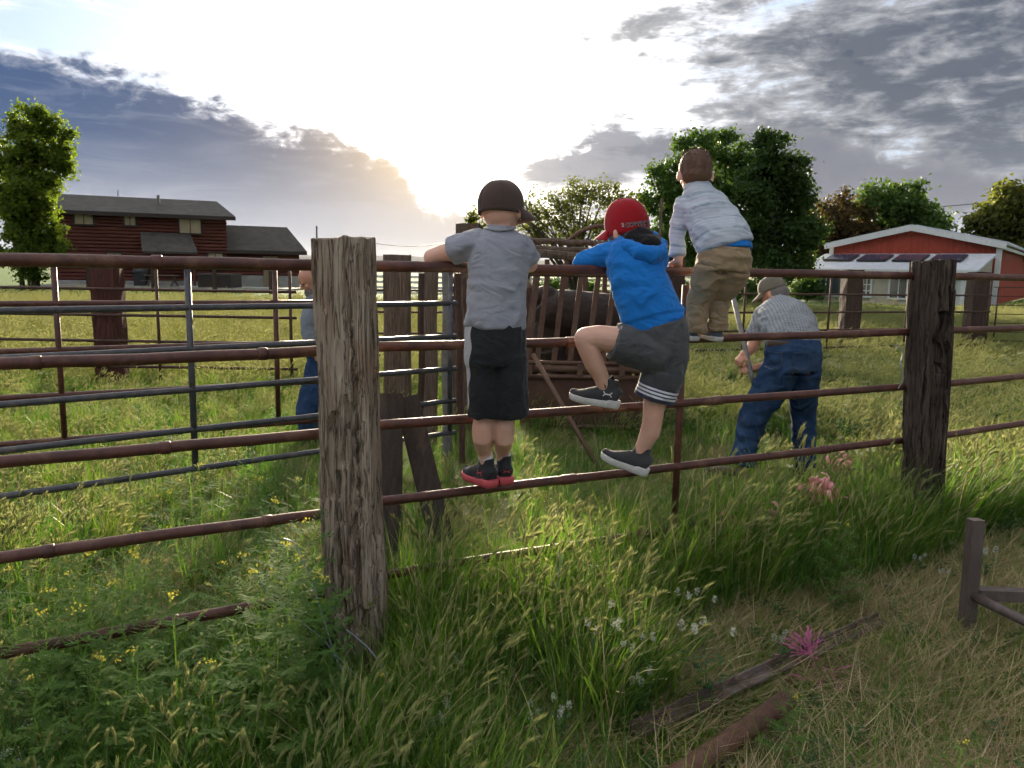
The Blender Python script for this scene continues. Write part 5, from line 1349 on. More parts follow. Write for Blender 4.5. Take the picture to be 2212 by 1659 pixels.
# ------------------------------------------------------------------ man bent over a bar
def man_bent():
    B = at
    t = thing('person', (B(1670, 1015, 5.55).x, 5.55, 0), 'person in checked shirt and blue jeans bent forward working a long iron bar', 'person', 'people at the fence')
    mb = MB(); hc = B(1672, 636, 6.0); f = Vector((-.62, .66, -.42)); upv = Vector((-.25, .35, 1))
    A = head(mb, hc, f, upv, .160, .235, .20)
    sph_tube(mb, [B(1676, 648, 5.96), B(1684, 664, 5.88)], [.062, .068])
    loft_px(mb, [(1686, 664, 5.87, 42, .08), (1700, 700, 5.68, 50, .10), (1712, 745, 5.48, 52, .12), (1712, 790, 5.45, 50, .11)])
    w1, w2 = B(1607, 766, 5.62), B(1628, 796, 5.60)
    sph_tube(mb, [B(1645, 682, 5.80), B(1632, 730, 5.74), B(1624, 752, 5.68), w1], [.058, .046, .042, .031])
    hand(mb, w1, (-.45, -.2, -.5), (.6, .5, -.5), 1.25, (1.2, 1.2, 1.25, 1.3), 1, .8)
    sph_tube(mb, [B(1740, 690, 5.80), B(1700, 760, 5.9), B(1660, 792, 5.72), w2], [.058, .046, .040, .031])
    hand(mb, w2, (-.8, -.2, -.05), (.1, .6, -.6), 1.25, (1.2, 1.2, 1.25, 1.3), -1, .8)
    for pts in ([B(1688, 800, 5.46), B(1640, 895, 5.52), B(1606, 1000, 5.52)], [B(1735, 800, 5.46), B(1735, 895, 5.58), B(1738, 1010, 5.52)]): sph_tube(mb, pts, [.10, .07, .045])
    wr_obj('body', mb, .0065, M['skin_tan'], t, 5); face_eyes(t, hc, A, .160, .235, .20)
    s, fw, up = A; mb = MB(); mb.ell(hc - fw * .025 - up * .01, (.083, .088, .085), A, 18, 12); wr_obj('hair', mb, .006, M['hair_grey'], t, 3, .002, (120, 120, 120), 3)
    cap(t, hc + up * .045, f, upv, .182, .215, .10, M['cap_tan'], brim_len=.08)
    # shirt
    mb = MB(); lat = (1, .1, .0)
    loft_px(mb, [(1713, 752, 5.47, 57, .135), (1712, 740, 5.49, 58, .137), (1706, 718, 5.58, 60, .138), (1700, 694, 5.70, 62, .135), (1692, 674, 5.82, 54, .115), (1684, 660, 5.90, 32, .085)], lat)
    mb.tube([B(1672, 684, 5.80), B(1650, 684, 5.80), B(1638, 706, 5.77), B(1631, 728, 5.745)], [.085, .080, .068, .066], 18)
    mb.tube([B(1720, 688, 5.80), B(1738, 696, 5.82), B(1735, 725, 5.86)], [.085, .075, .066], 18)
    a0, a1 = np.array(B(1712, 745, 5.48)), np.array(B(1686, 662, 5.88)); ev = (a1 - a0) / np.linalg.norm(a1 - a0)
    wr_obj('shirt', mb, .0085, M['check_shirt'], t, 5, .011, (6, 6, 9), 81, {'cv': lambda co: (co - a0) @ ev, 'cu': lambda co: co[:, 0]})
    # jeans
    mb = MB()
    loft_px(mb, [(1713, 738, 5.47, 56, .135), (1713, 765, 5.45, 59, .15), (1712, 800, 5.45, 60, .15)], lat)
    mb.tube([B(1690, 795, 5.455), B(1658, 850, 5.50), B(1632, 890, 5.53), B(1615, 945, 5.52), B(1602, 1004, 5.50)], [(.128, .13), (.118, .12), (.098, .105), (.088, .095), (.082, .092)], 20, True, Vector(lat))
    mb.tube([B(1736, 795, 5.455), B(1735, 850, 5.53), B(1735, 895, 5.58), B(1736, 950, 5.56), B(1739, 1012, 5.52)], [(.108, .13), (.092, .115), (.080, .095), (.074, .085), (.072, .084)], 20, True, Vector(lat))
    j = wr_obj('jeans', mb, .0085, M['denim'], t, 5, .012, (6, 6, 10), 91)
    bv = bvh_of(j)
    for u in (1686, 1742):      # stitched outline of the rear pockets
        for off in (0, .007):
            V2 = [(-.055 + off, .06), (.055 - off, .06), (.052 - off, -.035 + off), (0, -.062 + off), (-.052 + off, -.035 + off), (-.055 + off, .06)]; pts = []
            for (x0, y0), (x1, y1) in zip(V2[:-1], V2[1:]):
                for k in range(6):
                    p = B(u, 786, 5.2) + Vector((x0 + (x1 - x0) * k / 6, 0, y0 + (y1 - y0) * k / 6)); h_ = bv.ray_cast(p, Vector((0, 1, 0)), 1.0)
                    if h_[0] is not None: pts.append(h_[0] + Vector((0, -.0015, 0)))
            if len(pts) > 8: MB().tube(pts, .0022, 5).build('pocket_seam', M['stitch'], j, True)
    wb = [B(1713 + 57 * math.sin(a), 741 + 2 * math.cos(a), 5.47 - .125 * math.cos(a)) for a in np.linspace(-1.7, 1.7, 15)]
    MB().tube(wb, [(.006, .020)] * 15, 8).build('belt', M['boot'], j, True)
    g0 = B(1612, 1012, 5.42); g0.z = .01; g1 = B(1748, 1022, 5.44); g1.z = .01
    shoe(t, g0, (-.75, .65, 0), UPV, .30, M['boot'], M['boot'], None, False, None, None, -1, th=.03, laces=False); shoe(t, g1, (-.3, .95, 0), UPV, .30, M['boot'], M['boot'], None, False, None, None, -1, th=.03, laces=False)
    a, b = B(1575, 604, 5.80), B(1622, 806, 5.56)
    tag(MB().tube([a, b, b + (b - a) * .12], [.018, .018, .016], 12).build('iron_bar', M['galv'], None, True), 'long grey iron bar held by the bent person', 'bar')
man_bent()

# ------------------------------------------------------------------ man half hidden behind the large post
def man_hidden():
    B = at
    t = thing('person', (B(680, 960, 6.5).x, 6.5, 0), 'person in grey coat and jeans half hidden behind the large near post', 'person', 'people at the fence')
    mb = MB(); hc = B(660, 606, 6.5); f = Vector((-.75, -.45, -.45)); upv = Vector((-.2, 0, 1))
    A = head(mb, hc, f, upv, .16, .235, .2); sph_tube(mb, [B(668, 618, 6.5), B(676, 640, 6.52)], [.06, .066])
    loft_px(mb, [(682, 645, 6.52, 30, .10), (690, 740, 6.55, 34, .11), (694, 790, 6.55, 36, .12)])
    hp = B(668, 762, 6.3); sph_tube(mb, [B(664, 655, 6.45), B(652, 710, 6.38), hp], [.055, .045, .032]); hand(mb, hp, (.3, -.2, -.9), (.8, 0, .1), 1.2, (.7, .7, .7, .7), 1, .5)
    hq = B(716, 765, 6.4); sph_tube(mb, [B(704, 655, 6.5), B(720, 710, 6.45), hq], [.055, .045, .032]); hand(mb, hq, (-.3, -.2, -.9), (-.8, 0, .1), 1.2, (.7, .7, .7, .7), -1, .5)
    sph_tube(mb, [B(682, 800, 6.5), B(650, 890, 6.35), B(668, 985, 6.5)], [.09, .07, .045]); sph_tube(mb, [B(705, 800, 6.55), B(700, 890, 6.5), B(705, 985, 6.6)], [.09, .07, .045])
    wr_obj('body', mb, .0065, M['skin_tan'], t, 5); face_eyes(t, hc, A, .16, .235, .2)
    s, fw, up = A
    mb = MB(); mb.ell(hc + fw * .05 - up * .085, (.062, .055, .062), A); mb.ell(hc - fw * .03 + up * .02, (.084, .09, .10), A); wr_obj('hair_and_beard', mb, .006, M['hair_grey'], t, 3, .003, (90, 90, 90), 8)
    mb = MB(); lat = (1, -.2, 0)
    loft_px(mb, [(690, 765, 6.52, 46, .17), (688, 735, 6.52, 44, .165), (684, 690, 6.52, 37, .15), (680, 655, 6.52, 33, .13), (674, 634, 6.52, 20, .09)], lat)
    mb.tube([B(672, 650, 6.48), B(656, 690, 6.40), B(654, 718, 6.36), B(666, 752, 6.32)], [.085, .072, .062, .055], 16); mb.tube([B(700, 650, 6.5), B(718, 700, 6.46), B(716, 752, 6.42)], [.085, .07, .055], 16)
    wr_obj('coat', mb, .009, M['smock'], t, 5, .010, (6, 6, 9), 101)
    mb = MB(); loft_px(mb, [(690, 755, 6.52, 40, .15), (692, 800, 6.5, 42, .15)], lat)
    mb.tube([B(680, 795, 6.48), B(652, 890, 6.33), B(664, 985, 6.46)], [.12, .10, .085], 18); mb.tube([B(706, 795, 6.52), B(702, 890, 6.5), B(704, 985, 6.55)], [.12, .10, .085], 18)
    wr_obj('jeans', mb, .009, M['denim'], t, 5, .010, (6, 6, 10), 111)
    for u in (668, 704):
        g = B(u, 1000, 6.5); g.z = .01; g = g + Vector((.06, .1, 0)); shoe(t, g, (-.7, -.6, 0), UPV, .29, M['boot'], M['boot'], None, True, None, None, 1, th=.03, laces=False)
    t.location.x += .05
man_hidden()
# ================================================================== cattle chute and the animal in it
def q7(x, y): return (1250 + x / 3.3175) * .8848, (650 + y / 3.3175) * .8848
def q3(x, y): return (1000 + x / 3.318) * .8848, (400 + y / 3.318) * .8848
YC = 7.0
M['chute'] = surf('brown rusted chute steel', (.135, .075, .048), (.10, .05, .034), 9, rough=.7, c=(.16, .10, .07), bstr=.35)
M['chute_dark'] = surf('dark brown chute plate', (.095, .045, .030), (.07, .034, .024), 3, rough=.7, c=(.12, .065, .042), bstr=.35)
c0 = at(1290, 930, YC)
ct = thing('cattle_chute', (c0.x, YC, 0), 'rusty steel cattle chute with slanted bars and solid lower panel', 'cattle chute')
def flat(a, b, w, name='bar', mat=None, th=.018):
    a, b = Vector(a), Vector(b); ax = (b - a).normalized(); p = (Vector((1, 0, 0)) - ax * ax.x).normalized() if abs(ax.x) < .9 else Vector((0, 0, 1)); q = ax.cross(p)
    return MB().box((a + b) / 2, ((b - a).length, w, th), (ax, p, q)).build(name, mat or M['chute'], ct)
for (x0, y0, x1, y1, w) in ((205, 40, 115, 760, .062), (290, 50, 205, 770, .046), (420, 60, 340, 770, .046), (562, 70, 470, 770, .046), (700, 80, 605, 770, .046), (835, 80, 740, 770, .046), (965, 80, 872, 770, .046), (1090, 90, 1000, 770, .046)):
    flat(at(*q7(x0, y0), YC), at(*q7(x1, y1), YC), w)
for i in range(9):      # bars of the far side
    u = 1140 + 42 * i; a = at(u, 560, YC + 1.15); b = Vector((a.x, a.y, .1)); flat(a, b, .05, 'far_bar', M['chute_dark'])
L0, L1 = q7(70, 785)[0], q7(1130, 785)[0]
def hb(y, r, name, yo=0.0, mat=None, x0=70, x1=1130):
    a = at(*q7(x0, y), YC + yo); b = at(*q7(x1, y), YC + yo); b.z = a.z
    return pipe(name, [a, b], r, mat or M['chute'], ct, 12)
hb(60, .022, 'top_rail'); hb(775, .018, 'sill_bar', -.03); hb(825, .032, 'hinge_pipe', -.02); hb(888, .020, 'hinge_pipe', -.035); hb(1290, .020, 'bottom_lip', -.03)
a = at(*q7(70, 905), YC); b = at(*q7(1130, 905), YC); zt_, zb_ = a.z, at(*q7(70, 1285), YC).z
MB().box(((a.x + b.x) / 2, YC, (zt_ + zb_) / 2), (b.x - a.x, .02, zt_ - zb_)).build('side_panel', M['chute_dark'], ct)
MB().box(((a.x + b.x) / 2, YC + 1.15, (zt_ + zb_) / 2 + .1), (b.x - a.x, .02, zt_ - zb_ + .2)).build('side_panel', M['chute_dark'], ct)
for x in (150, 560, 900):
    c_ = at(*q7(x, 800), YC - .055); pts = [c_ + Vector((.022 * math.cos(w), 0, .022 * math.sin(w))) for w in np.linspace(0, 2 * math.pi, 13)]
    MB().tube(pts, .006, 6, False).build('ring', M['chute'], ct, True)
    MB().box(at(*q7(x - 10, 840), YC - .05), (.05, .03, .10)).build('bracket', M['chute'], ct)
for x in (115, 1090):
    p = at(*q7(x, 700), YC); MB().box((p.x, YC + .04, .65), (.07, .05, 1.32)).build('corner_post', M['chute_dark'], ct)
# timbers over the chute
for (p0, p1, Y, w, h, lb) in (((960, 618), (1600, 650), 7.3, .06, .055, 'round brown timber, topmost of the three over the chute'), ((960, 676), (2050, 742), 7.15, .05, .052, 'middle flat timber lying over the chute'), ((960, 722), (2100, 800), 6.9, .05, .075, 'lowest broad timber over the chute')):
    a, b = at(*q3(*p0), Y), at(*q3(*p1), Y)
    mb = MB(); n = 8; mb.tube([a.lerp(b, i / n) + Vector((0, 0, .006 * math.sin(i * 1.9 + Y * 9))) for i in range(n + 1)], [(w / 2, h / 2)] * (n + 1), 8, True, Vector((0, 1, 0)))
    tag(mb.build('timber', M['plank'], None), lb, 'timber', 'timbers over the chute')
bw = [at(*q3(*p), 7.4) for p in ((1270, 640), (1310, 600), (1365, 560), (1430, 528), (1500, 508), (1580, 500), (1640, 520))]
tag(MB().tube(bw, [(.028, .02)] * 7, 10, True).build('bow_handle', M['chute'], None, True), 'curved iron lever arching up left of the red cap', 'lever')
block_post(1455, 588, 7.5, .19, M['plank_dark'], 'dark wooden post behind the gap between blue hoodie and tan trousers', group='posts of the chute')
pole(1428, 428, 640, 7.9, .032, .032, M['plank'], 'tall thin stick standing behind the red cap', -2)
a, b = at(1152, 766, 6.35), ground_at(1296, 1018, .03)
tag(MB().tube([a, a.lerp(b, .5), b], [.019, .0185, .018], 10).build('leaning_pipe', M['chute'], None, True), 'rusty pipe leaning down from the chute into the grass', 'pipe')
for i, ((x0, y0), (x1, y1), lb) in enumerate((((930, 930), (1030, 1090), 'uppermost'), ((915, 1120), (1000, 1260), 'middle'), ((890, 1310), (960, 1430), 'lowest'))):
    a, b = at(*q3(x0, y0), 7.2), at(*q3(x1, y1), 7.05)
    tag(MB().tube([a, b], .026, 10).build('brace_pipe', M['chute'], None, True), lb + ' of the three slanted brace pipes right of the grey shirt', 'pipe', 'slanted braces of the chute')

def cow():
    B = at; Y = 7.62
    t = thing('cow', (B(1300, 900, Y).x, Y, 0), 'dark brown cow standing inside the rusty chute', 'cow')
    M['hide'] = surf('dark brown hide', (.030, .019, .014), (.020, .012, .009), 12, rough=.75, bstr=.2)
    mb = MB(); T = [(1168, 655, .20, .16), (1185, 672, .27, .30), (1225, 685, .29, .34), (1290, 692, .30, .34), (1350, 696, .28, .34), (1400, 692, .22, .30), (1440, 690, .16, .22)]
    mb.tube([B(u, v, Y) for u, v, _, _ in T], [(d, h * .78) for _, _, d, h in T], 20, True, Vector((0, 1, 0)))
    mb.ell(B(1178, 640, Y), (.13, .16, .10)); mb.ell(B(1190, 720, Y), (.18, .24, .26))
    mb.tube([B(1420, 680, Y), B(1450, 705, Y), B(1468, 735, Y)], [(.15, .22), (.11, .16), (.10, .12)], 14, True, Vector((0, 1, 0)))
    mb.tube([B(1462, 728, Y), B(1468, 765, Y), B(1470, 800, Y)], [.10, .085, .06], 12)
    for s_ in (-1, 1): mb.ell(B(1460, 722, Y + .14 * s_), (.04, .09, .03))
    def leg(u, yo, hind):
        p = B(u, 740, Y); x = p.x; k = -1 if hind else 1
        pts = [Vector((x, Y + yo, .72)), Vector((x + (.06 if hind else 0), Y + yo, .52)), Vector((x - (.07 if hind else 0), Y + yo, .36)), Vector((x - (.02 if hind else 0), Y + yo, .12)), Vector((x + .02, Y + yo, .02))]
        mb.tube(pts, [.12, .085, .05, .038, .055], 12)
    for yo in (-.15, .15): leg(1192, yo, True); leg(1395, yo, False)
    wr_obj('body', mb, .014, M['hide'], t, 6, .006, (5, 5, 5), 3)
    tl = [B(1168, 640, Y), B(1158, 660, Y - .02), B(1154, 740, Y - .02), B(1156, 830, Y - .01)]
    MB().tube(tl, [.03, .022, .016, .03], 8).build('tail', M['hide'], t, True)
cow()

# ================================================================== things lying in the foreground
M['twine'] = surf('pink plastic twine', (.72, .20, .42), (.58, .13, .33), 30, rough=.5, bstr=.1)
M['twine_coral'] = surf('coral plastic net', (.90, .42, .42), (.80, .24, .30), 30, rough=.5, bstr=.1)
M['wire'] = surf('blue grey fence wire', (.26, .29, .34), (.20, .22, .26), 30, rough=.4, bstr=.1, spec=.6)
M['angle'] = surf('rust stained angle iron', (.12, .085, .075), (.09, .055, .045), 16, rough=.6, c=(.20, .15, .15), bstr=.3)
a, b = ground_at(1380, 1735, .085), ground_at(1700, 1512, .07); PIPE_AB = (a.copy(), b.copy())
tag(MB().tube([a, a.lerp(b, .5) + Vector((0, 0, -.004)), b], .033, 18, True).build('pipe', M['rust_brown'], None, True), 'thick rusty pipe lying on the ground at the bottom edge', 'pipe')
def angle_iron(u0, v0, u1, v1, w, h, label):
    a, b = ground_at(u0, v0, .06), ground_at(u1, v1, .03); ax = (b - a).normalized(); s_ = ax.cross(UPV).normalized(); n = s_.cross(ax)
    mb = MB(); pr = [(-w / 2, 0), (w / 2, 0), (w / 2, .008), (-w / 2 + .008, .008), (-w / 2 + .008, h), (-w / 2, h)]
    mb.prism([a + s_ * x + n * y for x, y in pr], b - a); o = mb.build('angle_iron', M['angle'], None); mb.fixn(o.data); return tag(o, label, 'angle iron')
angle_iron(1372, 1588, 1905, 1342, .048, .034, 'old angle iron bar lying in the grass above the rusty pipe')
# iron T frame at the right edge
fr = thing('iron_stand', ground_at(2086, 1372), 'upright iron channel with side arms standing at the right edge', 'iron stand')
g = ground_at(2086, 1376); tpt = at(2108, 1122, g.y + .02)
ax = (tpt - g).normalized(); s_ = (Vector((1, .15, 0)) - ax * ax.x).normalized(); n_ = ax.cross(s_); w = .054
mb = MB(); pr = [(-w / 2, -.02), (-w / 2 + .02, -.028), (-.006, -.028), (0, -.016), (.006, -.028), (w / 2 - .02, -.028), (w / 2, -.02), (w / 2, .02), (-w / 2, .02)]
mb.prism([g + s_ * x + n_ * -y for x, y in pr], tpt - g); M['iron'] = surf('weathered iron', (.13, .10, .09), (.09, .065, .055), 14, (1, 1, .3), .6, c=(.17, .14, .13), bstr=.4)
o = mb.build('upright', M['iron'], fr); mb.fixn(o.data)
yj = g.y + .03
MB().beam(at(2112, 1282, yj), at(2330, 1290, yj - .05), .05, .045).build('arm', M['iron'], fr)
MB().tube([at(2100, 1286, yj - .03), at(2300, 1384, yj - .35)], .020, 12).build('brace', M['iron'], fr, True)
# wires
def wire(pts, Ys, label, r=.0022):
    P = [at(u, v, Y) for (u, v), Y in zip(pts, Ys)]; out = []
    for i in range(len(P) - 1):
        p0, p1, p2, p3 = P[max(i - 1, 0)], P[i], P[i + 1], P[min(i + 2, len(P) - 1)]
        for k in range(8):
            t_ = k / 8; out.append(.5 * ((2 * p1) + (p2 - p0) * t_ + (2 * p0 - 5 * p1 + 4 * p2 - p3) * t_ ** 2 + (3 * p1 - p0 - 3 * p2 + p3) * t_ ** 3))
    out.append(P[-1])
    tag(MB().tube(out, r, 6).build('wire', M['wire'], None, True), label, 'wire', 'loose fence wires')
wire([(612, 1163), (640, 1180), (672, 1255), (700, 1340), (725, 1420), (770, 1510)], [2.42, 2.42, 2.40, 2.38, 2.35, 2.3], 'pale loose wire arching up left of the large post')
wire([(560, 1255), (620, 1320), (690, 1375), (740, 1430), (790, 1480)], [2.4, 2.4, 2.38, 2.36, 2.34], 'loose wire running down to the foot of the large post')
wire([(748, 1360), (800, 1405), (832, 1460), (838, 1530)], [2.3, 2.28, 2.26, 2.24], 'short loose wire in front of the foot of the large post')
wire([(1206, 1192), (1211, 1210), (1200, 1270), (1165, 1330), (1090, 1365), (1005, 1405)], [2.85, 2.85, 2.83, 2.8, 2.76, 2.72], 'long bowed wire with a bright tip in the middle grass')
wire([(1322, 1340), (1345, 1375), (1355, 1420), (1350, 1470)], [2.6, 2.58, 2.56, 2.55], 'faint curved wire right of the bowed wire')
wire([(388, 1525), (440, 1545), (500, 1590), (560, 1625), (640, 1650)], [2.12, 2.12, 2.11, 2.1, 2.1], 'bluish wire lying across the grass at lower left')
wire([(494, 1478), (484, 1500), (479, 1560), (488, 1620), (520, 1670)], [2.12, 2.12, 2.1, 2.1, 2.1], 'bluish wire standing up and bending at the lower left')
# pink twine and netting
def tuft_of_twine(c, n, L, spread, mat, label, seed, up_=.6, name='baling_twine', r=.0016):
    rr = random.Random(seed); mb = MB()
    for i in range(n):
        d = Vector((rr.gauss(-.35 * up_, spread), rr.gauss(0, spread), up_ + rr.gauss(0, .25))); p = Vector(c) + Vector((rr.gauss(0, .008), rr.gauss(0, .008), 0)); pts = [p]
        for k in range(5):
            d = d + Vector((rr.gauss(0, .25), rr.gauss(0, .25), rr.gauss(0, .2) - .10)); p = p + d.normalized() * L / 5; p.z = max(p.z, .012); pts.append(p)
        mb.tube(pts, r, 4)
    o = mb.build(name, mat, None, True); o['kind'] = 'thing'; return tag(o, label, 'twine', 'pink twine scraps')
c1 = ground_at(1752, 1425, .03)
mb_c = c1
t_ = tuft_of_twine(c1, 40, .13, .17, M['twine'], 'frayed pink baling twine knot standing up in the mown grass', 3, .9)
tuft_of_twine(ground_at(1690, 1450, .02), 16, .10, .9, M['twine'], 'small loop of pink twine left of the frayed knot', 5, .1)
tuft_of_twine(ground_at(1780, 1445, .015), 14, .16, 1.0, M['twine'], 'flat strands of pink twine trailing right of the frayed knot', 6, .0)
def net(c, n, R, mat, label, seed):
    rr = random.Random(seed); mb = MB()
    for i in range(n):
        a0 = rr.random() * 6.28; pts = []; o_ = Vector((rr.gauss(0, R * .6), rr.gauss(0, R * .4), abs(rr.gauss(0, R * .6)))); k0 = R * rr.uniform(.25, .6)
        ax_ = Vector((rr.gauss(0, 1), rr.gauss(0, 1), rr.gauss(0, 1))).normalized(); p_, q_ = frame(ax_)
        for k in range(10): pts.append(Vector(c) + o_ + p_ * (k0 * math.cos(a0 + k * .6)) + q_ * (k0 * 1.2 * math.sin(a0 + k * .6)))
        mb.tube(pts, [(.011 * (1 + .5 * math.sin(k * 1.7 + i)), .0008) for k in range(10)], 6)
    return tag(mb.build('net_wrap', mat, None, True), label, 'net wrap', 'heaps of coral net wrap')
pn = at(1772, 1072, fy(1772, 1070) - .02); net(pn, 60, .066, M['twine_coral'], 'crumpled heap of coral pink net wrap caught on the low rail', 9)
net(at(1655, 1125, fy(1655, 1120) - .03), 30, .05, M['twine_coral'], 'scraps of coral net under the low rail', 12)
net(at(1570, 1135, fy(1570, 1130) - .03), 30, .05, M['twine_coral'], 'coral net scraps by the pipe upright', 13)
net(at(1818, 1015, 5.0), 24, .06, M['twine_coral'], 'small coral red scrap behind the rails near the right boot', 14)
# wire ties round the split post
wire([(1935, 745), (1950, 760), (1945, 790), (1952, 815), (1940, 840)], [4.15, 4.12, 4.1, 4.1, 4.12], 'rusty tie wire dangling at the left side of the split post', .003)
# ================================================================== grass and weeds
M['g_green'] = leafmat('green grass blade', (.095, .19, .030), (.175, .25, .046), .60, .45)
M['g_deep'] = leafmat('deep green grass blade', (.060, .158, .032), (.105, .205, .042), .57, .45)
M['g_yellow'] = leafmat('yellow green grass blade', (.13, .15, .035), (.24, .22, .06), .50, .5)
M['g_head'] = leafmat('barley seed head', (.20, .25, .095), (.33, .36, .15), .52, .6, tcol=(.62, .58, .22))
M['g_straw'] = leafmat('dry straw', (.44, .35, .18), (.60, .50, .29), .34, .6, tcol=(.5, .36, .16))
M['g_brown'] = leafmat('brown dead grass', (.28, .20, .105), (.40, .30, .165), .28, .7, tcol=(.3, .18, .08))
M['g_fern'] = leafmat('feathery weed leaf', (.085, .19, .046), (.15, .24, .058), .56, .75)
M['g_white'] = leafmat('white cress flower', (.36, .40, .33), (.52, .54, .46), .3, .6, tcol=(.7, .7, .55))
M['g_yflower'] = leafmat('yellow mustard flower', (.55, .50, .06), (.70, .62, .10), .3, .6, tcol=(.8, .7, .1))
M['g_broad'] = leafmat('broad weed leaf', (.045, .11, .040), (.08, .15, .055), .4, .5)
PROT = bpy.data.collections.new('grass_prototypes')
class BL:
    """collects blades as flat strips"""
    def __init__(s, seed): s.r = np.random.default_rng(seed); s.V, s.F, s.M, s.var = [], [], [], []; s.n = 0
    def strip(s, pts, w, side, mi, var):
        k = len(pts); b = s.n
        for i, p in enumerate(pts):
            ww = w * (1 - (i / (k - 1)) ** 1.6) if i < k - 1 else 0
            if i == k - 1: s.V.append(p)
            else: s.V += [p - side * ww, p + side * ww]
        nv = 2 * (k - 1) + 1; s.n += nv; s.var += [var] * nv
        for i in range(k - 2): s.F.append((b + 2 * i, b + 2 * i + 1, b + 2 * i + 3, b + 2 * i + 2)); s.M.append(mi)
        s.F.append((b + 2 * (k - 2), b + 2 * (k - 2) + 1, b + 2 * (k - 1))); s.M.append(mi)
    def blade(s, base, h, az_, lean, curve, w, mi=0, seg=5):
        r = s.r; d = np.array([math.cos(az_), math.sin(az_), 0.0]); side = np.array([-d[1], d[0], 0.0]); a = lean; p = np.array(base, float); pts = [p]
        for i in range(seg):
            p = p + (d * math.sin(a) + np.array([0, 0, 1.0]) * math.cos(a)) * h / seg; pts.append(p); a += curve / seg
        s.strip(pts, w, side, mi, r.random()); return pts[-1], d * math.sin(a) + np.array([0, 0, 1.0]) * math.cos(a), side
    def tri(s, p, q, o, mi, var):
        b = s.n; s.V += [p, q, o]; s.n += 3; s.var += [var] * 3; s.F.append((b, b + 1, b + 2)); s.M.append(mi)
    def quad(s, c, t, b_, mi, var):
        b = s.n; s.V += [c - t, c + b_, c + t, c - b_]; s.n += 4; s.var += [var] * 4; s.F.append((b, b + 1, b + 2, b + 3)); s.M.append(mi)
    def head(s, p, d, L, mi, awn=.030, n=16):
        r = s.r; p0 = np.array(p); d = np.array(d, float); v = r.random()
        for i in range(n):
            f = i / n; c = p0 + d * L * f; d = d + np.array([0, 0, -.022]); d /= np.linalg.norm(d)
            q = r.normal(size=3); q -= d * q.dot(d); q /= np.linalg.norm(q) + 1e-9; ww = .0035 * math.sin(math.pi * (.12 + .85 * f)) + .0008
            dirv = d * .95 + q * .28; e = np.cross(d, q) * ww
            s.tri(c - e, c + e, c + dirv * (awn * (1.1 - .35 * f)), mi, v)
            s.quad(c + q * .0012, d * .006, np.cross(d, q) * ww * 1.2, mi, v)
    def mesh(s, name, mats):
        me = bpy.data.meshes.new(name); me.from_pydata([tuple(v) for v in s.V], [], s.F)
        for m in mats: me.materials.append(m)
        me.polygons.foreach_set('material_index', s.M); set_attr(me, 'var', s.var); me.update(); return me
    def proto(s, name, mats):
        o = bpy.data.objects.new(name, s.mesh(name, mats)); PROT.objects.link(o); return o
WIND = .25     # the heads nod to the right
def p_green(seed, n, h0, h1, mat, lean=.35, w=.0032, rad_=.07):
    b = BL(seed); r = b.r
    for i in range(n):
        a = r.uniform(0, 6.28); q = rad_ * math.sqrt(r.random()); az_ = a + r.normal() * .8
        if r.random() < .55: az_ = r.normal() * .7
        b.blade((q * math.cos(a), q * math.sin(a), -.01), r.uniform(h0, h1), az_, abs(r.normal()) * lean * .6 + .03, r.uniform(.2, 1.3), w * r.uniform(.6, 1.3), 0 if r.random() < .86 else 1)
    return b.proto('tuft_%02d' % seed, [mat, M['g_straw']])
def p_barley(seed, n, h0, h1, gm, hm, nb=18, hl=.055):
    b = BL(seed); r = b.r
    for i in range(nb):
        a = r.uniform(0, 6.28); q = .08 * math.sqrt(r.random()); b.blade((q * math.cos(a), q * math.sin(a), -.01), r.uniform(h0 * .5, h1 * .75), r.normal() * 1.2, abs(r.normal()) * .25, r.uniform(.3, 1.4), .003, 0)
    for i in range(n):
        a = r.uniform(0, 6.28); q = .08 * math.sqrt(r.random())
        e, d, s_ = b.blade((q * math.cos(a), q * math.sin(a), -.01), r.uniform(h0, h1), r.normal() * .6, abs(r.normal()) * .20 + .06, r.uniform(.08, .60), .0013, 0, 6)
        b.head(e - d * .004, d, hl * r.uniform(.75, 1.25), 1, .034)
    return b.proto('tuft_%02d' % seed, [gm, hm])
def p_lying(seed, n, L0, L1, mat, m2, rad_=.15, z=.04):
    b = BL(seed); r = b.r
    for i in range(n):
        a = r.uniform(0, 6.28); q = rad_ * math.sqrt(r.random()); b.blade((q * math.cos(a), q * math.sin(a), r.uniform(0, z)), r.uniform(L0, L1), r.normal() * .9 if r.random() < .6 else r.uniform(0, 6.28), r.uniform(1.15, 1.55), r.uniform(-.9, .9), .0014 * r.uniform(.5, 1.5), 0 if r.random() < .6 else 1, 4)
    return b.proto('tuft_%02d' % seed, [mat, m2])
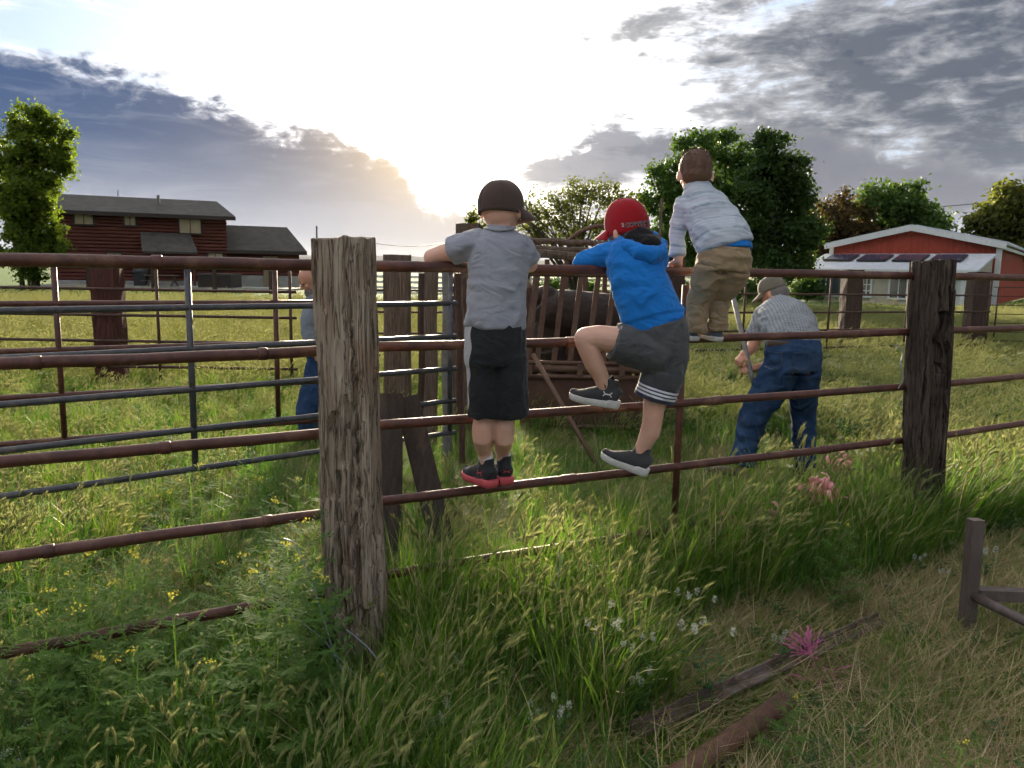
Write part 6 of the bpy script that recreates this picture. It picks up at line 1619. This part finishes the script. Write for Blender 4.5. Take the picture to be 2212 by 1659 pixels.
def p_broad(seed, n, h, mat, fl=0):
    b = BL(seed); r = b.r
    for i in range(n):
        az_ = r.uniform(0, 6.28); e, d, s_ = b.blade((.02 * math.cos(az_), .02 * math.sin(az_), 0), h * r.uniform(.5, 1.1), az_, r.uniform(.05, .6), r.uniform(.1, .6), .0016, 0, 4)
        for k in range(7):
            f = .25 + .75 * k / 7; c = np.array([.02 * math.cos(az_), .02 * math.sin(az_), 0]) * (1 - f) + e * f; q = r.normal(size=3); q[2] = abs(q[2]) * .3; q /= np.linalg.norm(q)
            L = h * .16 * (1.2 - .6 * f); up = np.array([0, 0, 1.0]); sd = np.cross(q, up); sd /= np.linalg.norm(sd) + 1e-9; b.quad(c + q * L, q * L, sd * L * .42, 0, r.random())
        if fl and r.random() < fl:
            for k in range(22):
                q = r.normal(size=3) * np.array([.018, .018, .008]); t = r.normal(size=3); t /= np.linalg.norm(t); u_ = np.cross(t, r.normal(size=3)); u_ /= np.linalg.norm(u_); b.quad(e + q + np.array([0, 0, .006]), t * .0045, u_ * .0045, 1, r.random())
    return b.proto('tuft_%02d' % seed, [mat, M['g_white']])
protos = [
    p_green(0, 44, .22, .48, M['g_green']), p_green(1, 44, .20, .44, M['g_deep']), p_green(2, 40, .25, .55, M['g_green'], .5), p_green(3, 50, .18, .40, M['g_deep'], .5),
    p_barley(4, 11, .30, .52, M['g_green'], M['g_head']), p_barley(5, 14, .28, .48, M['g_deep'], M['g_head']), p_barley(6, 9, .34, .58, M['g_yellow'], M['g_head']),
    p_green(7, 46, .05, .14, M['g_green'], .7, .0026, .09), p_green(8, 46, .06, .16, M['g_deep'], .7, .0026, .09),
    p_lying(9, 110, .10, .30, M['g_straw'], M['g_brown']), p_lying(10, 110, .08, .26, M['g_brown'], M['g_green']), p_lying(11, 90, .12, .32, M['g_green'], M['g_straw']),
    p_broad(12, 7, .16, M['g_broad']), p_broad(13, 8, .22, M['g_broad'], .35), p_broad(14, 10, .40, M['g_broad'], .6),
    p_barley(15, 22, .22, .40, M['g_yellow'], M['g_head'], 26, .05), p_green(16, 46, .12, .30, M['g_yellow'], .5, .003, .12), p_barley(17, 16, .18, .34, M['g_green'], M['g_head'], 30, .05)]
def scatter(name, pts, idx, scl, rotz, tilt, label):
    me = bpy.data.meshes.new(name); me.from_pydata([tuple(p) for p in pts], [], [])
    a = me.attributes.new('idx', 'INT', 'POINT'); a.data.foreach_set('value', np.asarray(idx, dtype=np.int32))
    a = me.attributes.new('scl', 'FLOAT', 'POINT'); a.data.foreach_set('value', np.asarray(scl, dtype=np.float32))
    rot = np.stack([tilt[:, 0], tilt[:, 1], rotz], 1).astype(np.float32); a = me.attributes.new('rot', 'FLOAT_VECTOR', 'POINT'); a.data.foreach_set('vector', rot.ravel())
    o = bpy.data.objects.new(name, me); C.objects.link(o); tag(o, label, 'grass', None, 'stuff')
    ng = bpy.data.node_groups.new(name, 'GeometryNodeTree'); ng.interface.new_socket('Geometry', in_out='INPUT', socket_type='NodeSocketGeometry'); ng.interface.new_socket('Geometry', in_out='OUTPUT', socket_type='NodeSocketGeometry')
    gi, go = ng.nodes.new('NodeGroupInput'), ng.nodes.new('NodeGroupOutput'); ip = ng.nodes.new('GeometryNodeInstanceOnPoints'); ci = ng.nodes.new('GeometryNodeCollectionInfo')
    ci.inputs['Collection'].default_value = PROT; ci.inputs['Separate Children'].default_value = True; ci.inputs['Reset Children'].default_value = True
    def na(nm, ty):
        n = ng.nodes.new('GeometryNodeInputNamedAttribute'); n.data_type = ty; n.inputs['Name'].default_value = nm; return n.outputs['Attribute']
    L = ng.links.new; L(gi.outputs[0], ip.inputs['Points']); L(ci.outputs[0], ip.inputs['Instance']); ip.inputs['Pick Instance'].default_value = True
    L(na('idx', 'INT'), ip.inputs['Instance Index']); L(na('rot', 'FLOAT_VECTOR'), ip.inputs['Rotation']); L(na('scl', 'FLOAT'), ip.inputs['Scale']); L(ip.outputs[0], go.inputs[0])
    mo = o.modifiers.new('grass', 'NODES'); mo.node_group = ng
    return o
def wedge(n, y0, y1, k=.74, pw=1.0, seed=0):
    r = np.random.default_rng(seed); y = (y0 ** (pw + 1) + r.random(n) * (y1 ** (pw + 1) - y0 ** (pw + 1))) ** (1 / (pw + 1)); x = (r.random(n) * 2 - 1) * k * y + 0.0
    return x, y, r
def pick(r, table, n):
    ids = np.array([a for a, _ in table]); w = np.array([b for _, b in table], float); return r.choice(ids, n, p=w / w.sum())
def put_zone(name, label, x, y, r, chooser, scale=(.8, 1.2), wind=1.0):
    P = np.stack([x, y, x * 0], 1); ids = np.zeros(len(x), int); keep = np.ones(len(x), bool); sc_ = np.ones(len(x))
    for i in range(len(x)):
        q = chooser(x[i], y[i], r)
        if q is None: keep[i] = False
        else: ids[i], sc_[i] = q
    z = gh(x, y); pts = np.stack([x, y, z - .01], 1)[keep]; n = keep.sum()
    rot = r.normal(0, .55, n) + np.where(r.random(n) < .3, r.uniform(0, 6.28, n), 0)
    return scatter(name, pts, ids[keep], sc_[keep] * r.uniform(*scale, n), rot, r.normal(0, .08, (n, 2)), label)
def fd(x, y): return y - (3.19 + .51 * x)      # distance behind the near fence
_pn = lambda x, y, s, sd: float(vnoise(np.array([[x * s, y * s, 0]]), sd)[0])
def seg_d(x, y, a, b):
    ax, ay = b.x - a.x, b.y - a.y; t = max(0, min(1, ((x - a.x) * ax + (y - a.y) * ay) / (ax * ax + ay * ay))); return math.hypot(x - a.x - ax * t, y - a.y - ay * t)
IRON_AB = (ground_at(1372, 1588, .07), ground_at(1905, 1342, .05))
def ch_front(x, y, r):
    if seg_d(x, y, *PIPE_AB) < .13 and r.random() < .8: return None
    if seg_d(x, y, *IRON_AB) < .12 and r.random() < .55: return None
    d = fd(x, y); n = _pn(x, y, 1.5, 70)
    mown = (x > .50 + .22 * n) and d < -.42 + .16 * n
    bare = (-.12 < x < .62) and y < 2.42 + .2 * _pn(x, y, 3, 72)
    if mown or (bare and r.random() < .8):
        if r.random() < .05: return (12, .7)
        g = _pn(x, y, 1.9, 77)
        if g > .25: return (int(pick(r, [(9, 2), (10, 1.5), (11, 4), (7, 2), (8, 1)], 1)[0]), r.uniform(.7, 1.0))
        return (int(pick(r, [(9, 4), (10, 1.8), (11, 3.6), (7, 2.6), (8, 1.4)], 1)[0]), r.uniform(.75, 1.15))
    post = math.hypot((x - baseL.x + .03) / .20, (y - baseL.y + .30) / .34)
    if post < 1 and r.random() < .85: return (int(r.choice([8, 7, 11])), .9)
    if x < -.95:      # far left: lower growth, rails stay in sight
        return (int(pick(r, [(3, 2), (8, 2.5), (7, 1.5), (11, 2), (5, .7), (13, .6), (12, 1), (1, 1)], 1)[0]), .62)
    if d > -.62 or (x < .5 and n > -.35):
        k = (1.12 if x > .5 else .98) if d > -.3 else .84
        if x < -.45: return (int(pick(r, [(0, 2), (1, 3.5), (2, 1), (3, 2.5), (4, .35), (5, .6), (12, 1), (11, 1)], 1)[0]), k * .92)
        return (int(pick(r, [(0, 3), (1, 3.8), (2, 2), (3, 1.5), (4, .55), (5, .7), (12, .4)], 1)[0]), k)
    return (int(pick(r, [(3, 2), (8, 2), (7, 2), (11, 2.5), (12, 1), (10, .8), (5, .4), (1, 1)], 1)[0]), .72)
x, y, r = wedge(6200, 1.35, 5.2, .76, 1.0, 3); m = fd(x, y) < .22; put_zone('grass', 'tall green grass and mown straw in front of and along the near fence', x[m], y[m], r, ch_front)
def ch_mid(x, y, r):
    d = fd(x, y); n = _pn(x, y, .9, 75); tramp = (-1.9 < x < 2.6) and d > .35 and y < 6.9
    man = math.hypot((x - 1.72) / .8, (y - 4.95) / .95) < 1
    if man: return (int(pick(r, [(8, 2), (7, 2), (11, 2), (17, .4)], 1)[0]), .75)
    if tramp: return (int(pick(r, [(11, 3), (8, 2.4), (7, 2.4), (10, 1.2), (3, .7), (17, .6 if n > 0 else .1)], 1)[0]), .85)
    if x > 1.2: return (int(pick(r, [(4, 1), (5, 1.4), (15, 1.4), (0, 1.5), (17, 2.4), (13, .9), (14, .6 if y > 6 else .05), (8, 1)], 1)[0]), .62 if n < .2 else .78)
    return (int(pick(r, [(0, 1.2), (1, 1.6), (17, 2.2), (5, .8), (6, .5), (8, 2), (11, 1.8), (13, .5)], 1)[0]), .58 if n < .15 else .8)
x, y, r = wedge(11500, 1.7, 10.5, .74, .6, 5); m = fd(x, y) >= .22; put_zone('grass', 'green grass with pale seed heads between the near fence and the far corral', x[m], y[m], r, ch_mid)
def ch_far(x, y, r):
    if y < 13 and x > 1: return (int(pick(r, [(14, 1), (17, 2), (15, 2), (5, 1.5), (16, 1), (13, 1)], 1)[0]), .9)
    return (int(pick(r, [(15, 3), (16, 2.5), (17, 1.2), (6, .6)], 1)[0]), .8 + .015 * y)
x, y, r = wedge(15000, 9.5, 29, .72, .35, 7); put_zone('grass', 'pale yellow seeding grass of the field beyond the corral', x, y, r, ch_far, (.7, 1.1))

# ---- feathery weeds, each a plant of its own
def feather(seed, H):
    b = BL(seed); r = b.r; a = 0.0; p = np.zeros(3); path = [p.copy()]; ln = r.normal() * .1
    for i in range(10):
        p = p + np.array([math.sin(ln) + r.normal() * .05, r.normal() * .06, 1.0]) * H / 10; path.append(p.copy())
    for ang in (0, 1.57): b.strip(path, .0024, np.array([math.cos(ang), math.sin(ang), 0]), 1, .3)
    def frond(c, d, L):
        d = d / np.linalg.norm(d); k = 9; up = np.array([0, 0, 1.0]); sd = np.cross(d, up); sd /= np.linalg.norm(sd) + 1e-9; pts = []
        q = c.copy(); dd = d.copy()
        for i in range(k):
            q = q + dd * L / k; dd = dd + np.array([0, 0, -.05]); pts.append(q.copy())
        b.strip([c] + pts, .0011, sd, 0, r.random())
        for i, q in enumerate(pts):
            w = L * .26 * math.sin(math.pi * (.15 + .8 * (1 - i / k)))
            for sg in (-1, 1):
                t = sd * sg + dd * .6 + r.normal(size=3) * .2; t /= np.linalg.norm(t); b.quad(q + t * w * .5, t * w * .5, np.cross(t, up) * w * .15, 0, r.random())
                for z_ in (.45, .8):
                    t2 = t + dd * sg * .0 + np.cross(t, up) * sg * .9; t2 /= np.linalg.norm(t2); b.quad(q + t * w * z_ + t2 * w * .14, t2 * w * .22, t * w * .08, 0, r.random())
    n = 26
    for i in range(n):
        f = .12 + .85 * i / n; c = path[0] * 0 + np.array([np.interp(f * 10, range(11), [q[k] for q in path]) for k in range(3)]); an = i * 2.4; d = np.array([math.cos(an), math.sin(an), .55 + .5 * f]); frond(c, d, H * (.40 - .24 * f) * r.uniform(.8, 1.2))
    st = b.mesh('feathery_weed', [M['g_fern'], M['g_green']])
    fb = BL(seed + 1)
    for i in range(16):
        c = path[-1] + fb.r.normal(size=3) * np.array([.010, .010, .006]); t = fb.r.normal(size=3); t /= np.linalg.norm(t); u_ = np.cross(t, fb.r.normal(size=3)); u_ /= np.linalg.norm(u_); fb.quad(c, t * .004, u_ * .004, 0, fb.r.random())
    return st, fb.mesh('flower', [M['g_yflower']])
fs = [feather(200 + 7 * i, h) for i, h in enumerate((.46, .58, .40, .64))]
def fern_at(u, v, Y, H, k, label, group):
    g = at(u, v, Y); z = gz(g.x, g.y); st, fl_ = fs[k % 4]; base_h = (.46, .58, .40, .64)[k % 4]
    o = bpy.data.objects.new('feathery_weed', st); C.objects.link(o); o.location = (g.x, g.y, z - .02); s_ = H / base_h; o.scale = (s_ * .95, s_ * .95, s_); o.rotation_euler = (random.gauss(0, .05), random.gauss(0, .07), random.random() * 6.28)
    tag(o, label, 'weed', group)
    f = bpy.data.objects.new('flower', fl_); C.objects.link(f); f.parent = o; f['kind'] = 'stuff'
rr = random.Random(5)
for i in range(34):
    u = rr.uniform(150, 650) if i % 5 else rr.uniform(-20, 200); Y = rr.uniform(1.95, 2.75)
    fern_at(u, 1400, Y, rr.uniform(.38, .62) * (1.08 if u > 330 else .95), i, 'feathery green weed in the thicket left of the large near post', 'feathery weeds left of the near post')
for i in range(9):
    fern_at(rr.uniform(230, 640), 1100, rr.uniform(3.1, 4.3), rr.uniform(.4, .6), i + 1, 'feathery green weed standing behind the left red rails', 'feathery weeds behind the left rails')
fern_at(2040, 1600, 1.75, .40, 1, 'single green feathery weed at the lower right edge', None); fern_at(790, 1500, 2.05, .33, 2, 'feathery weed right in front of the large post foot', None)
fern_at(1700, 1550, 2.15, .30, 0, 'thin feathery weed stalk above the lying rusty pipe', None); fern_at(1800, 1250, 3.3, .42, 3, 'tall feathery weed left of the dark split post base', None)
# ---- white cress plants
def cress(seed, H, nfl):
    b = BL(seed); r = b.r; heads = []
    fl_b = BL(seed + 1)
    for i in range(nfl):
        az_ = r.uniform(0, 6.28); e, d, s_ = b.blade((0, 0, 0), H * r.uniform(.8, 1.05), az_, r.uniform(.02, .28), r.uniform(.0, .4), .0022, 0, 5)
        for k in range(6):
            f = .2 + .6 * k / 6; q = r.normal(size=3); q[2] = abs(q[2]) * .5; q /= np.linalg.norm(q); L = .022; sd = np.cross(q, [0, 0, 1.0]); sd /= np.linalg.norm(sd) + 1e-9; b.quad(e * f + q * L, q * L, sd * L * .45, 0, r.random())
        n = 38
        for k in range(n):
            q = r.normal(size=3); q /= np.linalg.norm(q); q = q * r.random() ** .33 * np.array([.012, .012, .019]) + np.array([0, 0, .004]); t = r.normal(size=3); t /= np.linalg.norm(t); u_ = np.cross(t, r.normal(size=3)); u_ /= np.linalg.norm(u_); fl_b.quad(e + q, t * .0034, u_ * .0034, 0, r.random())
    return b.mesh('cress_stem', [M['g_broad']]), fl_b.mesh('flower_cluster', [M['g_white']])
cs = [cress(300, .22, 4), cress(310, .30, 5), cress(320, .18, 3)]
for i, (u, v, k, s_, lb) in enumerate(((968, 1500, 2, 1.0, 'round white flower cluster just right of the large post foot'), (838 + 110, 1640, 0, 1.0, 'white flower cluster at the bottom edge below the post'), (1300, 1480, 1, 1.0, 'white cress plant in deep grass in the lower middle'), (1350, 1500, 1, .9, 'white cress plant next to the faint curved wire'), (1392, 1420, 2, 1.1, 'lone white cress head above the cress pair in the middle'), (1380, 1540, 0, .9, 'low white cress left of the angle iron end'), (1525, 1500, 1, 1.05, 'tall double headed white cress above the angle iron'), (1505, 1385, 1, .9, 'white cress left of the mown patch'), (1200, 1595, 0, .8, 'small white cress cluster near the bottom centre'), (1150, 1590, 2, .8, 'tiny white cress left of the bottom centre cluster'), (1685, 1410, 2, .9, 'white cress left of the frayed pink twine'), (2130, 1235, 0, 1.0, 'white cress right of the upright iron frame'), (1985, 1225, 2, .8, 'white cress below the dark split post'), (2030, 1250, 2, .7, 'faint white cress between split post and iron frame'), (1760, 1090 + 60, 0, 1.0, 'white cress beside the coral net heap'), (1850, 1010, 1, 1.0, 'white cress behind the low rail near the right boot'))):
    g = ground_at(u, v + 40); g.z = gz(g.x, g.y); st, fl_ = cs[k]; t = thing('white_cress', g, lb, 'flower', 'white flowering cress')
    for nm, me in (('stem', st), ('flower_cluster', fl_)):
        o = bpy.data.objects.new(nm, me); C.objects.link(o); o.parent = t; o['kind'] = 'stuff'
    t.scale = (s_,) * 3; t.rotation_euler = (0, 0, rr.random() * 6.28)

# ================================================================== air
def haze_box():
    m = bpy.data.materials.new('thin evening haze'); m.use_nodes = True; t = m.node_tree; t.nodes.clear()
    o = t.nodes.new('ShaderNodeOutputMaterial'); v = t.nodes.new('ShaderNodeVolumePrincipled')
    v.inputs['Color'].default_value = (.86, .90, .97, 1); v.inputs['Density'].default_value = 7e-6; v.inputs['Anisotropy'].default_value = .3
    t.links.new(v.outputs[0], o.inputs['Volume'])
    ob = MB().box((0, 0, 299), (62000, 62000, 602)).build('haze', m); ob['kind'] = 'stuff'; ob['label'] = 'thin pale evening haze over the land'
haze_box()
